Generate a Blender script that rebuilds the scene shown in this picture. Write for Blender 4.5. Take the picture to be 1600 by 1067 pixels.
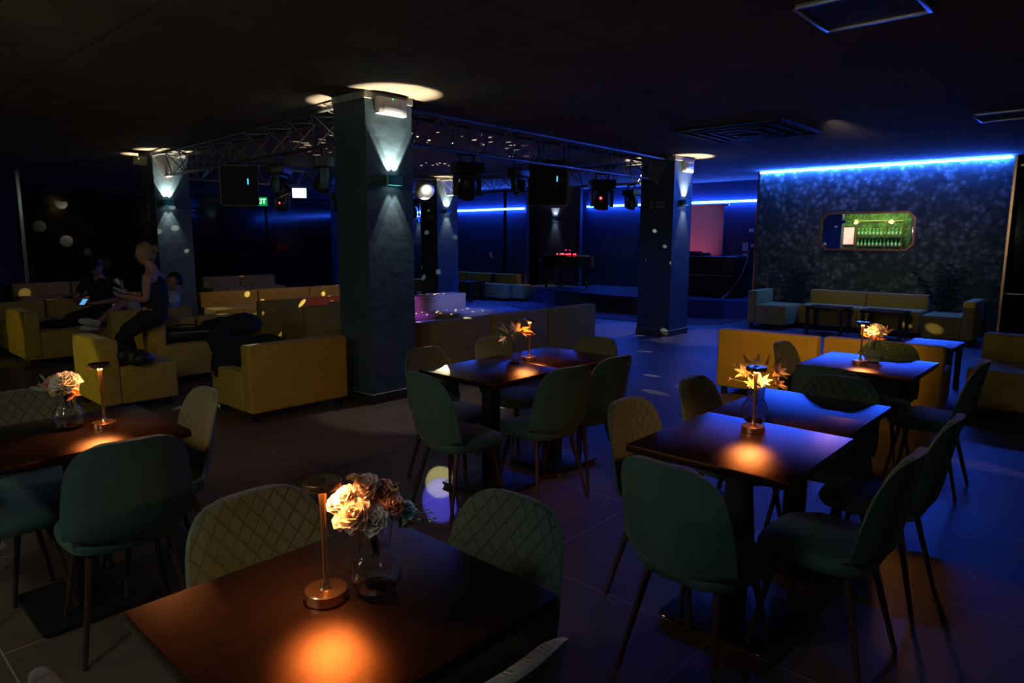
import bpy, bmesh, math, random
from mathutils import Vector, Matrix, Euler
PI = math.pi
R = math.radians
random.seed(7)
for o in list(bpy.data.objects):
    bpy.data.objects.remove(o)
SC = bpy.context.scene
COL = SC.collection

# ------------------------------------------------------------------ camera
CAM_H, F_PX, PITCH, ROLL, YAW = 1.55, 1057.0, R(8.6), R(0.2), R(42.46)
fh = Vector((math.cos(YAW), math.sin(YAW), 0)); rt = Vector((math.sin(YAW), -math.cos(YAW), 0)); uz = Vector((0, 0, 1))
fw = fh * math.cos(PITCH) - uz * math.sin(PITCH)
up = uz * math.cos(PITCH) + fh * math.sin(PITCH)
cr = rt * math.cos(ROLL) + up * math.sin(ROLL)
cu = -rt * math.sin(ROLL) + up * math.cos(ROLL)
cam = bpy.data.cameras.new('camera'); cam.lens = F_PX / 1600 * 36; cam.sensor_width = 36; cam.clip_end = 100; cam.clip_start = 0.05
camo = bpy.data.objects.new('camera', cam); COL.objects.link(camo)
camo.matrix_world = Matrix(((cr.x, cu.x, -fw.x, 0), (cr.y, cu.y, -fw.y, 0), (cr.z, cu.z, -fw.z, CAM_H), (0, 0, 0, 1)))
SC.camera = camo
cam.dof.use_dof = True; cam.dof.focus_distance = 4.0; cam.dof.aperture_fstop = 9.0

# ------------------------------------------------------------------ world and exposure
wd = bpy.data.worlds.new('world'); SC.world = wd; wd.use_nodes = True
wd.node_tree.nodes['Background'].inputs[0].default_value = (0.25, 0.27, 0.25, 1)
wd.node_tree.nodes['Background'].inputs[1].default_value = 0.09
vs = SC.view_settings
vs.view_transform = 'Standard'; vs.look = 'None'; vs.exposure = 0; vs.gamma = 1; vs.use_curve_mapping = False
try:
    SC.cycles.use_denoising = True
    SC.cycles.max_bounces = 8; SC.cycles.sample_clamp_indirect = 3.0
    SC.cycles.caustics_reflective = False; SC.cycles.caustics_refractive = False
except Exception:
    pass
ZC = 2.85          # ceiling height

# ------------------------------------------------------------------ room lights (several float free, added without a fixture)
WARM = (1.0, 0.90, 0.66); COOL = (1.0, 0.90, 0.74); BLUE = (0.006, 0.05, 1.0)
def spot(name, loc, target, power, color, angle, blend=0.15, radius=0.02, parent=None):
    l = bpy.data.lights.new(name, 'SPOT'); l.energy = power; l.color = color
    l.spot_size = R(angle); l.spot_blend = blend; l.shadow_soft_size = radius
    o = bpy.data.objects.new(name, l); COL.objects.link(o); o.location = loc
    o.rotation_euler = (Vector(target) - Vector(loc)).to_track_quat('-Z', 'Y').to_euler()
    if parent: o.parent = parent
    return o
def area(name, loc, target, power, color, sx, sy):
    l = bpy.data.lights.new(name, 'AREA'); l.energy = power; l.color = color; l.shape = 'RECTANGLE'; l.size = sx; l.size_y = sy
    o = bpy.data.objects.new(name, l); COL.objects.link(o); o.location = loc
    o.rotation_euler = (Vector(target) - Vector(loc)).to_track_quat('-Z', 'Y').to_euler()
    return o
# washes: some near the truss moving heads, others added in mid-air without lamps
spot('blue_wash', (9.3, 10.6, 2.2), (9.9, 7.4, 0.0), 500, BLUE, 60, 0.6, 0.05)
spot('blue_wash', (11.0, 10.4, 2.75), (11.4, 11.1, 0.0), 620, BLUE, 62, 0.7, 0.05)
spot('blue_wash', (7.5, 5.35, 2.3), (7.6, 3.9, 0.0), 90, BLUE, 70, 0.8, 0.05)
spot('violet_wash', (6.1, 5.9, 2.3), (6.3, 8.3, 0.40), 1500, (0.10, 0.02, 1.0), 26, 0.9, 0.05)
spot('white_wash', (6.75, 5.95, 2.3), (7.6, 8.1, 0.42), 1500, (0.03, 0.05, 1.0), 27, 0.9, 0.05)
spot('red_wash', (5.6, 5.9, 2.25), (5.9, 9.1, 0.5), 60, (1.0, 0.05, 0.01), 22, 0.9, 0.05)
spot('amber_wash', (6.3, 8.9, 2.6), (6.2, 11.3, 0.5), 40, (1.0, 0.6, 0.12), 90, 0.9, 0.05)
spot('amber_wash', (3.5, 0.2, 2.8), (6.4, 2.15, 0.4), 330, (1.0, 0.5, 0.08), 30, 0.8, 0.1)
spot('yellow_wash', (-1.5, 7.7, 1.9), (1.83, 6.93, 0.30), 95, (1.0, 0.88, 0.05), 15, 0.5, 0.03)
spot('yellow_wash', (-1.5, 9.6, 1.9), (1.97, 10.2, 0.30), 55, (1.0, 0.88, 0.05), 16, 0.6, 0.03)
spot('yellow_wash', (-1.5, 9.9, 2.4), (2.6, 7.75, 0.40), 50, (1.0, 0.88, 0.05), 8, 0.6, 0.03)
spot('amber_wash', (10.2, 10.8, 2.3), (12.9, 11.25, 0.6), 120, (1.0, 0.5, 0.05), 13, 0.8, 0.03)
spot('pale_wash', (1.0, 4.5, 2.8), (3.0, 9.0, 0.9), 16, (1.0, 0.86, 0.75), 60, 0.9, 0.1)  # added weak fill over the people, no fixture there
spot('amber_wash', (1.2, 0.2, 2.8), (3.1, 5.3, 0.4), 9, (1.0, 0.52, 0.10), 26, 0.9, 0.05)
spot('teal_wash', (13.9, 7.2, 2.2), (14.6, 9.7, 0.5), 40, (0.0, 0.8, 0.55), 60, 0.8, 0.05)
spot('pink_wash', (13.9, 7.7, 1.0), (14.68, 7.7, 1.5), 9, (1.0, 0.06, 0.16), 120, 0.9, 0.03)
spot('neutral_wash', (8.0, 2.6, 2.8), (13.0, 3.4, 1.75), 75, (1.0, 0.86, 0.70), 50, 0.9, 0.1)  # added fill that brightens the wallpaper wall, no fixture there
spot('neutral_wash', (13.3, 6.2, 2.7), (14.69, 6.35, 1.4), 1.5, (1.0, 0.55, 0.75), 40, 0.9, 0.03)
spot('lilac_wash', (9.7, 7.0, 2.4), (14.68, 7.9, 1.8), 85, (0.75, 0.42, 0.75), 26, 0.6, 0.03)

# ================================================================== helpers
def P(m): return m.node_tree.nodes['Principled BSDF']
def mat(name, col, rough=0.6, metal=0.0, noise=0.0, nscale=8.0, bump=0.0, bscale=60.0, emit=None, es=0.0, trans=0.0, coat=0.0, sheen=0.0, stretch=None, ior=None, alpha=None):
    m = bpy.data.materials.new(name); m.use_nodes = True; nt = m.node_tree; p = P(m)
    p.inputs['Base Color'].default_value = (*col, 1); p.inputs['Roughness'].default_value = rough; p.inputs['Metallic'].default_value = metal
    if trans: p.inputs['Transmission Weight'].default_value = trans
    if ior: p.inputs['IOR'].default_value = ior
    if coat: p.inputs['Coat Weight'].default_value = coat; p.inputs['Coat Roughness'].default_value = 0.25
    if sheen: p.inputs['Sheen Weight'].default_value = sheen; p.inputs['Sheen Roughness'].default_value = 0.4
    if emit: p.inputs['Emission Color'].default_value = (*emit, 1); p.inputs['Emission Strength'].default_value = es
    tc = nt.nodes.new('ShaderNodeTexCoord'); src = tc.outputs['Object']
    if stretch:
        mp = nt.nodes.new('ShaderNodeMapping'); mp.inputs['Scale'].default_value = stretch
        nt.links.new(src, mp.inputs['Vector']); src = mp.outputs['Vector']
    n = nt.nodes.new('ShaderNodeTexNoise'); n.inputs['Scale'].default_value = nscale; n.inputs['Detail'].default_value = 4
    nt.links.new(src, n.inputs['Vector'])
    r = nt.nodes.new('ShaderNodeValToRGB'); k = max(noise, 0.04)
    r.color_ramp.elements[0].position = 0.3; r.color_ramp.elements[1].position = 0.7
    r.color_ramp.elements[0].color = (*[c * (1 - k) for c in col], 1); r.color_ramp.elements[1].color = (*[min(1, c * (1 + k)) for c in col], 1)
    nt.links.new(n.outputs['Fac'], r.inputs['Fac']); nt.links.new(r.outputs['Color'], p.inputs['Base Color'])
    if bump:
        n2 = nt.nodes.new('ShaderNodeTexNoise'); n2.inputs['Scale'].default_value = bscale; n2.inputs['Detail'].default_value = 3
        nt.links.new(src, n2.inputs['Vector'])
        b = nt.nodes.new('ShaderNodeBump'); b.inputs['Strength'].default_value = bump; b.inputs['Distance'].default_value = 0.01
        nt.links.new(n2.outputs['Fac'], b.inputs['Height']); nt.links.new(b.outputs['Normal'], p.inputs['Normal'])
    return m
def obj(name, bm, m, parent=None, loc=(0, 0, 0), smooth=True, rot=(0, 0, 0), recalc=True):
    if recalc: bmesh.ops.recalc_face_normals(bm, faces=bm.faces)
    me = bpy.data.meshes.new(name); bm.to_mesh(me); bm.free()
    if isinstance(m, (list, tuple)):
        for q in m: me.materials.append(q)
    else: me.materials.append(m)
    if smooth:
        for f in me.polygons: f.use_smooth = True
        try: me.set_sharp_from_angle(angle=R(38))
        except Exception: pass
    o = bpy.data.objects.new(name, me); COL.objects.link(o); o.location = loc; o.rotation_euler = rot
    if parent: o.parent = parent
    return o
def thing(name, label, cat, loc=(0, 0, 0), rz=0.0, group=None):
    o = bpy.data.objects.new(name, None); COL.objects.link(o); o.location = loc; o.rotation_euler = (0, 0, rz); o.empty_display_size = 0.1
    o['label'] = label; o['category'] = cat
    if group: o['group'] = group
    return o
def tag(o, label, cat, group=None):
    o['label'] = label; o['category'] = cat
    if group: o['group'] = group
    return o
def struct(name, bm, m, **k):
    o = obj(name, bm, m, **k); o['kind'] = 'structure'; return o
def copy_tree(o, parent=None):
    c = o.copy(); COL.objects.link(c)
    if parent: c.parent = parent
    for ch in [x for x in bpy.data.objects if x.parent == o]: copy_tree(ch, c)
    return c
def place(proto, first, loc, rz, label, group=None):
    o = proto if first else copy_tree(proto)
    o.location = loc; o.rotation_euler = (0, 0, rz); o['label'] = label
    if group: o['group'] = group
    return o
def N(): return bmesh.new()
def box(bm, c, s, bevel=0.0, seg=2, rz=0.0, M=None):
    t = bmesh.new(); bmesh.ops.create_cube(t, size=1.0)
    for v in t.verts: v.co = Vector((v.co.x * s[0], v.co.y * s[1], v.co.z * s[2]))
    if bevel > 0: bmesh.ops.bevel(t, geom=t.edges[:], offset=bevel, segments=seg, affect='EDGES', profile=0.5)
    T = Matrix.Translation(c) @ Matrix.Rotation(rz, 4, 'Z')
    if M is not None: T = M @ T
    bmesh.ops.transform(t, matrix=T, verts=t.verts)
    me = bpy.data.meshes.new('t'); t.to_mesh(me); t.free(); bm.from_mesh(me); bpy.data.meshes.remove(me)
    return bm
def tube(bm, pts, radii, seg=10, cap=True):
    pts = [Vector(p) for p in pts]
    if not isinstance(radii, (list, tuple)): radii = [radii] * len(pts)
    rings = []
    prev = None
    for i, p in enumerate(pts):
        d = (pts[min(i + 1, len(pts) - 1)] - pts[max(i - 1, 0)]).normalized()
        if prev is None: a = d.orthogonal().normalized()
        else:
            a = (prev - d * prev.dot(d)); a = a.normalized() if a.length > 1e-6 else d.orthogonal().normalized()
        prev = a; b = d.cross(a)
        rings.append([bm.verts.new(p + (a * math.cos(2 * PI * k / seg) + b * math.sin(2 * PI * k / seg)) * radii[i]) for k in range(seg)])
    for i in range(len(rings) - 1):
        for k in range(seg):
            bm.faces.new((rings[i][k], rings[i][(k + 1) % seg], rings[i + 1][(k + 1) % seg], rings[i + 1][k]))
    if cap:
        bm.faces.new(rings[0][::-1]); bm.faces.new(rings[-1])
    return bm
def lathe(bm, prof, seg=32, c=(0, 0, 0), M=None):
    rings = []
    for r, z in prof:
        if r < 1e-5:
            v = bm.verts.new(Vector(c) + Vector((0, 0, z))); rings.append([v])
        else:
            rings.append([bm.verts.new(Vector(c) + Vector((r * math.cos(2 * PI * k / seg), r * math.sin(2 * PI * k / seg), z))) for k in range(seg)])
    new = [v for rg in rings for v in rg]
    for i in range(len(rings) - 1):
        a, b = rings[i], rings[i + 1]
        for k in range(seg):
            k2 = (k + 1) % seg
            if len(a) == 1 and len(b) == 1: continue
            if len(a) == 1: bm.faces.new((a[0], b[k], b[k2]))
            elif len(b) == 1: bm.faces.new((a[k], a[k2], b[0]))
            else: bm.faces.new((a[k], a[k2], b[k2], b[k]))
    if M is not None: bmesh.ops.transform(bm, matrix=M, verts=new)
    return bm
def prism(bm, pts2, z0, z1, M=None):
    a = [bm.verts.new((x, y, z0)) for x, y in pts2]; b = [bm.verts.new((x, y, z1)) for x, y in pts2]
    n = len(a); bm.faces.new(a[::-1]); bm.faces.new(b)
    for k in range(n): bm.faces.new((a[k], a[(k + 1) % n], b[(k + 1) % n], b[k]))
    if M is not None: bmesh.ops.transform(bm, matrix=M, verts=a + b)
    return bm
def sphere(bm, c, r, u=16, v=10, s=(1, 1, 1), M=None):
    T = Matrix.Translation(c) @ Matrix.Diagonal((s[0], s[1], s[2], 1))
    if M is not None: T = M @ T
    bmesh.ops.create_uvsphere(bm, u_segments=u, v_segments=v, radius=r, matrix=T)
    return bm

# ================================================================== materials
def tile_mat(name, base, grout, ox, oy, size, w, rough, bumpd=0.3):
    m = bpy.data.materials.new(name); m.use_nodes = True; nt = m.node_tree; p = P(m); L = nt.links.new
    tc = nt.nodes.new('ShaderNodeTexCoord'); sp = nt.nodes.new('ShaderNodeSeparateXYZ'); L(tc.outputs['Object'], sp.inputs[0])
    outs = []
    for ax, o_ in (('X', ox), ('Y', oy)):
        a = nt.nodes.new('ShaderNodeMath'); a.operation = 'SUBTRACT'; a.inputs[1].default_value = o_ - 100 * size; L(sp.outputs[ax], a.inputs[0])
        b = nt.nodes.new('ShaderNodeMath'); b.operation = 'DIVIDE'; b.inputs[1].default_value = size; L(a.outputs[0], b.inputs[0])
        c = nt.nodes.new('ShaderNodeMath'); c.operation = 'FRACT'; L(b.outputs[0], c.inputs[0])
        d = nt.nodes.new('ShaderNodeMath'); d.operation = 'PINGPONG'; d.inputs[1].default_value = 0.5; L(c.outputs[0], d.inputs[0])
        e = nt.nodes.new('ShaderNodeMath'); e.operation = 'LESS_THAN'; e.inputs[1].default_value = w / size / 2; L(d.outputs[0], e.inputs[0])
        outs.append(e)
    mx = nt.nodes.new('ShaderNodeMath'); mx.operation = 'MAXIMUM'; L(outs[0].outputs[0], mx.inputs[0]); L(outs[1].outputs[0], mx.inputs[1])
    n = nt.nodes.new('ShaderNodeTexNoise'); n.inputs['Scale'].default_value = 1.7; n.inputs['Detail'].default_value = 6; L(tc.outputs['Object'], n.inputs['Vector'])
    r = nt.nodes.new('ShaderNodeValToRGB'); r.color_ramp.elements[0].position = 0.3; r.color_ramp.elements[1].position = 0.75
    r.color_ramp.elements[0].color = (*[c * 0.75 for c in base], 1); r.color_ramp.elements[1].color = (*[c * 1.25 for c in base], 1)
    L(n.outputs['Fac'], r.inputs['Fac'])
    mix = nt.nodes.new('ShaderNodeMix'); mix.data_type = 'RGBA'; L(mx.outputs[0], mix.inputs['Factor']); L(r.outputs['Color'], mix.inputs['A']); mix.inputs['B'].default_value = (*grout, 1)
    L(mix.outputs['Result'], p.inputs['Base Color']); p.inputs['Roughness'].default_value = rough
    mr = nt.nodes.new('ShaderNodeMapRange'); mr.inputs['To Min'].default_value = rough; mr.inputs['To Max'].default_value = rough * 1.3; L(n.outputs['Fac'], mr.inputs['Value']); L(mr.outputs[0], p.inputs['Roughness'])
    b = nt.nodes.new('ShaderNodeBump'); b.inputs['Strength'].default_value = bumpd; b.inputs['Distance'].default_value = 0.004; b.invert = True
    L(mx.outputs[0], b.inputs['Height']); L(b.outputs['Normal'], p.inputs['Normal'])
    return m
M_floor = tile_mat('floor_tiles', (0.105, 0.078, 0.058), (0.3, 0.26, 0.22), 3.30, 2.033, 0.955, 0.006, 0.42)
M_ceil = tile_mat('ceiling_tiles', (0.22, 0.17, 0.12), (0.12, 0.09, 0.07), 4.03, 1.0, 0.6, 0.012, 0.75, 0.8)
M_pillar = mat('pillar_paint', (0.044, 0.080, 0.108), 0.55, noise=0.12, nscale=3, bump=0.5, bscale=9)
M_wall = mat('navy_wall', (0.03, 0.045, 0.10), 0.6, noise=0.1, nscale=3, bump=0.2, bscale=14)
M_black = mat('black_satin', (0.008, 0.008, 0.009), 0.45)
M_blackgloss = mat('black_lacquer', (0.006, 0.005, 0.005), 0.12, coat=0.6)
M_plast = mat('black_plastic', (0.014, 0.015, 0.018), 0.4)
M_glassblack = mat('dark_glass', (0.003, 0.004, 0.006), 0.10)
P(M_glassblack).inputs['Specular IOR Level'].default_value = 0.16
M_wall_left = mat('black_blue_wall', (0.010, 0.013, 0.022), 0.7)
M_plinth = mat('plinth_tile', (0.03, 0.028, 0.027), 0.4)
M_trimlight = mat('plinth_edge', (0.4, 0.38, 0.36), 0.5)
M_chrome = mat('polished_steel', (0.75, 0.7, 0.66), 0.18, 1.0)
M_alu = mat('truss_aluminium', (0.30, 0.31, 0.32), 0.42, 0.85, noise=0.1)
M_copper = mat('brushed_brass', (0.78, 0.47, 0.24), 0.24, 1.0, noise=0.06, nscale=120, stretch=(1, 1, 0.05))
M_gold = mat('gold_tube', (0.8, 0.55, 0.2), 0.3, 1.0)
M_velvet = mat('mustard_velvet', (0.47, 0.32, 0.042), 0.85, noise=0.10, nscale=5, bump=0.25, bscale=180, sheen=0.1)
M_green = mat('green_velvet', (0.032, 0.092, 0.078), 0.85, noise=0.16, nscale=7, bump=0.2, bscale=260, sheen=0.15)
M_leg = mat('brown_metal_leg', (0.075, 0.045, 0.035), 0.38, 0.4)
M_white = mat('white_plastic', (0.75, 0.72, 0.70), 0.5)
M_grey = mat('grey_print', (0.33, 0.36, 0.36), 0.6)
M_skin = mat('skin', (0.38, 0.20, 0.15), 0.6)
M_cloth_black = mat('black_cloth', (0.008, 0.008, 0.009), 0.9, bump=0.5, bscale=24)
M_cloth_white = mat('pale_cloth', (0.55, 0.62, 0.68), 0.9, bump=0.5, bscale=24)
M_cloth_beige = mat('beige_cloth', (0.38, 0.34, 0.30), 0.9, bump=0.5, bscale=24)
M_hair_blond = mat('blond_hair', (0.20, 0.135, 0.055), 0.6, noise=0.4, nscale=60, stretch=(1, 1, 0.2))
M_hair_dark = mat('dark_hair', (0.02, 0.014, 0.01), 0.6, noise=0.4, nscale=60)
M_shoe = mat('white_trainer', (0.62, 0.62, 0.6), 0.6)
M_blueled = mat('blue_neon', (0.02, 0.1, 0.9), 0.4, emit=(0.02, 0.10, 1.0), es=350)
M_blueled2 = mat('blue_neon_soft', (0.02, 0.1, 0.9), 0.4, emit=(0.02, 0.10, 1.0), es=115)
M_redled = mat('red_led', (0.6, 0.0, 0.0), 0.4, emit=(1, 0.02, 0.04), es=14)
M_cyanled = mat('cyan_led', (0.0, 0.4, 0.6), 0.4, emit=(0.1, 0.7, 1), es=1.6)
M_orange_disc = mat('lamp_diffuser', (0.9, 0.6, 0.3), 0.5, emit=(1.0, 0.35, 0.09), es=380)
M_exitgreen = mat('exit_green', (0.02, 0.4, 0.12), 0.5, emit=(0.0, 0.32, 0.06), es=1.0)
M_exitwhite = mat('exit_white', (0.8, 1, 0.85), 0.5, emit=(0.6, 1.0, 0.72), es=2.2)
M_screen = mat('projection_sheet', (0.62, 0.55, 0.60), 0.8)
M_soot = mat('dark_leather', (0.012, 0.011, 0.011), 0.5, bump=0.6, bscale=30)
M_piping = mat('grey_piping', (0.35, 0.36, 0.38), 0.5)
M_rug = mat('stage_rug', (0.085, 0.04, 0.04), 0.9, noise=0.3, nscale=20)
M_stage = mat('stage_carpet', (0.035, 0.05, 0.10), 0.8, noise=0.2, nscale=20)
M_palm = mat('palm_leaf', (0.012, 0.03, 0.015), 0.5)
M_leafo = mat('autumn_leaf', (0.75, 0.30, 0.06), 0.6, noise=0.3, nscale=40)
M_leafg = mat('green_leaf', (0.10, 0.17, 0.06), 0.6, noise=0.3, nscale=40)
M_leafb = mat('blue_green_sprig', (0.12, 0.30, 0.30), 0.6)
M_petal = mat('cream_petal', (0.86, 0.66, 0.52), 0.7, noise=0.06, nscale=40)
M_petal_pink = mat('blush_petal', (0.85, 0.50, 0.38), 0.7, noise=0.08, nscale=40)
M_petal_white = mat('white_petal', (0.90, 0.85, 0.76), 0.7, noise=0.05, nscale=40)
M_petal_yel = mat('pale_yellow_petal', (0.88, 0.66, 0.30), 0.7, noise=0.1, nscale=40)
M_petal_blue = mat('powder_blue_petal', (0.45, 0.62, 0.72), 0.7, noise=0.1, nscale=40)

for m_ in (M_petal, M_petal_pink, M_petal_white, M_petal_yel, M_petal_blue, M_leafo):
    nt = m_.node_tree; p = P(m_); out = nt.nodes['Material Output']; tr = nt.nodes.new('ShaderNodeBsdfTranslucent'); mx = nt.nodes.new('ShaderNodeMixShader'); mx.inputs[0].default_value = 0.45
    src = p.inputs['Base Color'].links[0].from_socket; nt.links.new(src, tr.inputs['Color'])
    nt.links.new(p.outputs[0], mx.inputs[1]); nt.links.new(tr.outputs[0], mx.inputs[2]); nt.links.new(mx.outputs[0], out.inputs['Surface'])
def glass_mat():
    m = bpy.data.materials.new('clear_glass'); m.use_nodes = True; p = P(m)
    nt = m.node_tree
    p.inputs['Base Color'].default_value = (0.97, 0.95, 1.0, 1); p.inputs['Roughness'].default_value = 0.02
    p.inputs['Transmission Weight'].default_value = 1.0; p.inputs['IOR'].default_value = 1.45
    return m
M_glass = glass_mat()
def wood_mat():
    m = bpy.data.materials.new('dark_walnut_top'); m.use_nodes = True; nt = m.node_tree; p = P(m); L = nt.links.new
    tc = nt.nodes.new('ShaderNodeTexCoord'); mp = nt.nodes.new('ShaderNodeMapping'); mp.inputs['Scale'].default_value = (2.2, 45, 10); L(tc.outputs['Object'], mp.inputs['Vector'])
    n = nt.nodes.new('ShaderNodeTexNoise'); n.inputs['Scale'].default_value = 3.0; n.inputs['Detail'].default_value = 8; n.inputs['Distortion'].default_value = 0.5; L(mp.outputs[0], n.inputs['Vector'])
    r = nt.nodes.new('ShaderNodeValToRGB'); r.color_ramp.elements[0].position = 0.35; r.color_ramp.elements[1].position = 0.7
    r.color_ramp.elements[0].color = (0.006, 0.0035, 0.003, 1); r.color_ramp.elements[1].color = (0.013, 0.007, 0.0055, 1)
    L(n.outputs['Fac'], r.inputs['Fac']); L(r.outputs['Color'], p.inputs['Base Color'])
    b = nt.nodes.new('ShaderNodeBump'); b.inputs['Strength'].default_value = 0.18; b.inputs['Distance'].default_value = 0.002; L(n.outputs['Fac'], b.inputs['Height'])
    # lacquered walnut: dark body, a brown-tinted satin sheen and a clear sheen that grows at grazing angles
    df = nt.nodes.new('ShaderNodeBsdfDiffuse'); L(r.outputs['Color'], df.inputs['Color'])
    g1 = nt.nodes.new('ShaderNodeBsdfAnisotropic'); g1.distribution = 'BECKMANN'; g1.inputs['Roughness'].default_value = 0.42; g1.inputs['Color'].default_value = (0.066, 0.023, 0.001, 1)
    g2 = nt.nodes.new('ShaderNodeBsdfAnisotropic'); g2.distribution = 'BECKMANN'; g2.inputs['Roughness'].default_value = 0.40; g2.inputs['Color'].default_value = (0.85, 0.9, 1.0, 1)
    fr = nt.nodes.new('ShaderNodeFresnel'); fr.inputs['IOR'].default_value = 1.23
    ad = nt.nodes.new('ShaderNodeAddShader'); mx = nt.nodes.new('ShaderNodeMixShader')
    for q in (df, g1, g2): L(b.outputs['Normal'], q.inputs['Normal'])
    L(df.outputs[0], ad.inputs[0]); L(g1.outputs[0], ad.inputs[1]); L(fr.outputs[0], mx.inputs[0]); L(ad.outputs[0], mx.inputs[1]); L(g2.outputs[0], mx.inputs[2])
    L(mx.outputs[0], nt.nodes['Material Output'].inputs['Surface'])
    return m
M_wood = wood_mat()
def quilt_mat():
    m = bpy.data.materials.new('quilted_green_velvet'); m.use_nodes = True; nt = m.node_tree; p = P(m); L = nt.links.new
    tc = nt.nodes.new('ShaderNodeTexCoord'); sp = nt.nodes.new('ShaderNodeSeparateXYZ'); L(tc.outputs['Object'], sp.inputs[0])
    k = 15.0; ds = []
    for sgn in (1, -1):
        a = nt.nodes.new('ShaderNodeMath'); a.operation = 'MULTIPLY'; a.inputs[1].default_value = sgn * 1.35; L(sp.outputs['X'], a.inputs[0])
        b = nt.nodes.new('ShaderNodeMath'); b.operation = 'ADD'; L(a.outputs[0], b.inputs[0]); L(sp.outputs['Z'], b.inputs[1])
        c = nt.nodes.new('ShaderNodeMath'); c.operation = 'MULTIPLY'; c.inputs[1].default_value = k; L(b.outputs[0], c.inputs[0])
        d = nt.nodes.new('ShaderNodeMath'); d.operation = 'PINGPONG'; d.inputs[1].default_value = 0.5; L(c.outputs[0], d.inputs[0])
        e = nt.nodes.new('ShaderNodeMapRange'); e.inputs['From Max'].default_value = 0.12; L(d.outputs[0], e.inputs['Value']); ds.append(e)
    mn = nt.nodes.new('ShaderNodeMath'); mn.operation = 'MINIMUM'; L(ds[0].outputs[0], mn.inputs[0]); L(ds[1].outputs[0], mn.inputs[1])
    b = nt.nodes.new('ShaderNodeBump'); b.inputs['Strength'].default_value = 0.5; b.inputs['Distance'].default_value = 0.006; L(mn.outputs[0], b.inputs['Height']); L(b.outputs['Normal'], p.inputs['Normal'])
    mix = nt.nodes.new('ShaderNodeMix'); mix.data_type = 'RGBA'; L(mn.outputs[0], mix.inputs['Factor'])
    mix.inputs['A'].default_value = (0.008, 0.022, 0.019, 1); mix.inputs['B'].default_value = (0.019, 0.054, 0.046, 1)
    L(mix.outputs['Result'], p.inputs['Base Color']); p.inputs['Roughness'].default_value = 0.85; p.inputs['Sheen Weight'].default_value = 0.1
    return m
M_quilt = quilt_mat()
def wallpaper_mat(name, dark, leaf, petal, sc):
    m = bpy.data.materials.new(name); m.use_nodes = True; nt = m.node_tree; p = P(m); L = nt.links.new
    tc = nt.nodes.new('ShaderNodeTexCoord')
    w = nt.nodes.new('ShaderNodeTexNoise'); w.inputs['Scale'].default_value = 6 * sc; w.inputs['Detail'].default_value = 3; L(tc.outputs['Object'], w.inputs['Vector'])
    wm = nt.nodes.new('ShaderNodeMix'); wm.data_type = 'RGBA'; wm.inputs['Factor'].default_value = 0.12; L(tc.outputs['Object'], wm.inputs['A']); L(w.outputs['Color'], wm.inputs['B'])
    v = nt.nodes.new('ShaderNodeTexVoronoi'); v.inputs['Scale'].default_value = 11 * sc; L(wm.outputs['Result'], v.inputs['Vector'])
    r1 = nt.nodes.new('ShaderNodeValToRGB'); e = r1.color_ramp.elements; e[0].position = 0.14; e[0].color = (*petal, 1); e[1].position = 0.75; e[1].color = (*dark, 1)
    x = e.new(0.38); x.color = (*leaf, 1)
    L(v.outputs['Distance'], r1.inputs['Fac'])
    v2 = nt.nodes.new('ShaderNodeTexNoise'); v2.inputs['Scale'].default_value = 3.2 * sc; v2.inputs['Detail'].default_value = 5; L(tc.outputs['Object'], v2.inputs['Vector'])
    r2 = nt.nodes.new('ShaderNodeValToRGB'); r2.color_ramp.elements[0].position = 0.34; r2.color_ramp.elements[1].position = 0.52
    L(v2.outputs['Fac'], r2.inputs['Fac'])
    mix = nt.nodes.new('ShaderNodeMix'); mix.data_type = 'RGBA'; L(r2.outputs['Color'], mix.inputs['Factor']); mix.inputs['A'].default_value = (*[c * 1.3 for c in dark], 1); L(r1.outputs['Color'], mix.inputs['B'])
    L(mix.outputs['Result'], p.inputs['Base Color']); p.inputs['Roughness'].default_value = 0.7
    return m
M_paper = wallpaper_mat('floral_wallpaper', (0.038, 0.052, 0.034), (0.115, 0.15, 0.095), (0.29, 0.31, 0.23), 1.0)
M_hedge = wallpaper_mat('bar_leaf_wall', (0.02, 0.05, 0.01), (0.10, 0.20, 0.04), (0.25, 0.4, 0.1), 2.0)

# ================================================================== room shell
X0, X1, Y0, Y1 = -3.2, 14.8, -4.0, 17.3
bm = N(); box(bm, ((X0 + X1) / 2, (Y0 + Y1) / 2, -0.05), (X1 - X0, Y1 - Y0, 0.1)); struct('floor', bm, M_floor, smooth=False)
bm = N(); box(bm, ((X0 + X1) / 2, (Y0 + Y1) / 2, ZC + 0.05), (X1 - X0, Y1 - Y0, 0.1)); struct('ceiling', bm, M_ceil, smooth=False)
XW = 13.05
def wall(name, x0, x1, y0, y1, z0, z1, m): 
    bm = N(); box(bm, ((x0 + x1) / 2, (y0 + y1) / 2, (z0 + z1) / 2), (x1 - x0, y1 - y0, z1 - z0)); return struct(name, bm, m, smooth=False)
wall('wall_right', XW, XW + 0.12, 1.52, 5.52, 0, ZC, M_paper)                 # wallpapered
wall('wall_right', XW + 0.12, X1 + 0.1, 5.30, 5.40, 0, ZC, M_wall)          # return into the stage alcove
wall('wall_back', 14.7, 14.82, 5.40, 12.2, 0, ZC, M_wall)                   # behind the stage
wall('wall_back', 13.95, 14.05, 10.45, 12.2, 0, ZC, M_wall)                  # short stretch with the wall light
wall('wall_back', 13.1, 14.05, 12.2, 12.3, 0, ZC, M_wall)
wall('wall_back', 13.1, 13.2, 11.5, Y1, 0, ZC, M_wall)
wall('wall_right', XW + 0.25, XW + 0.35, Y0, 1.52, 0, ZC, M_glassblack)
wall('wall_bar', X0 - 0.1, X0, Y0, Y1, 0, ZC, M_hedge)
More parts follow.
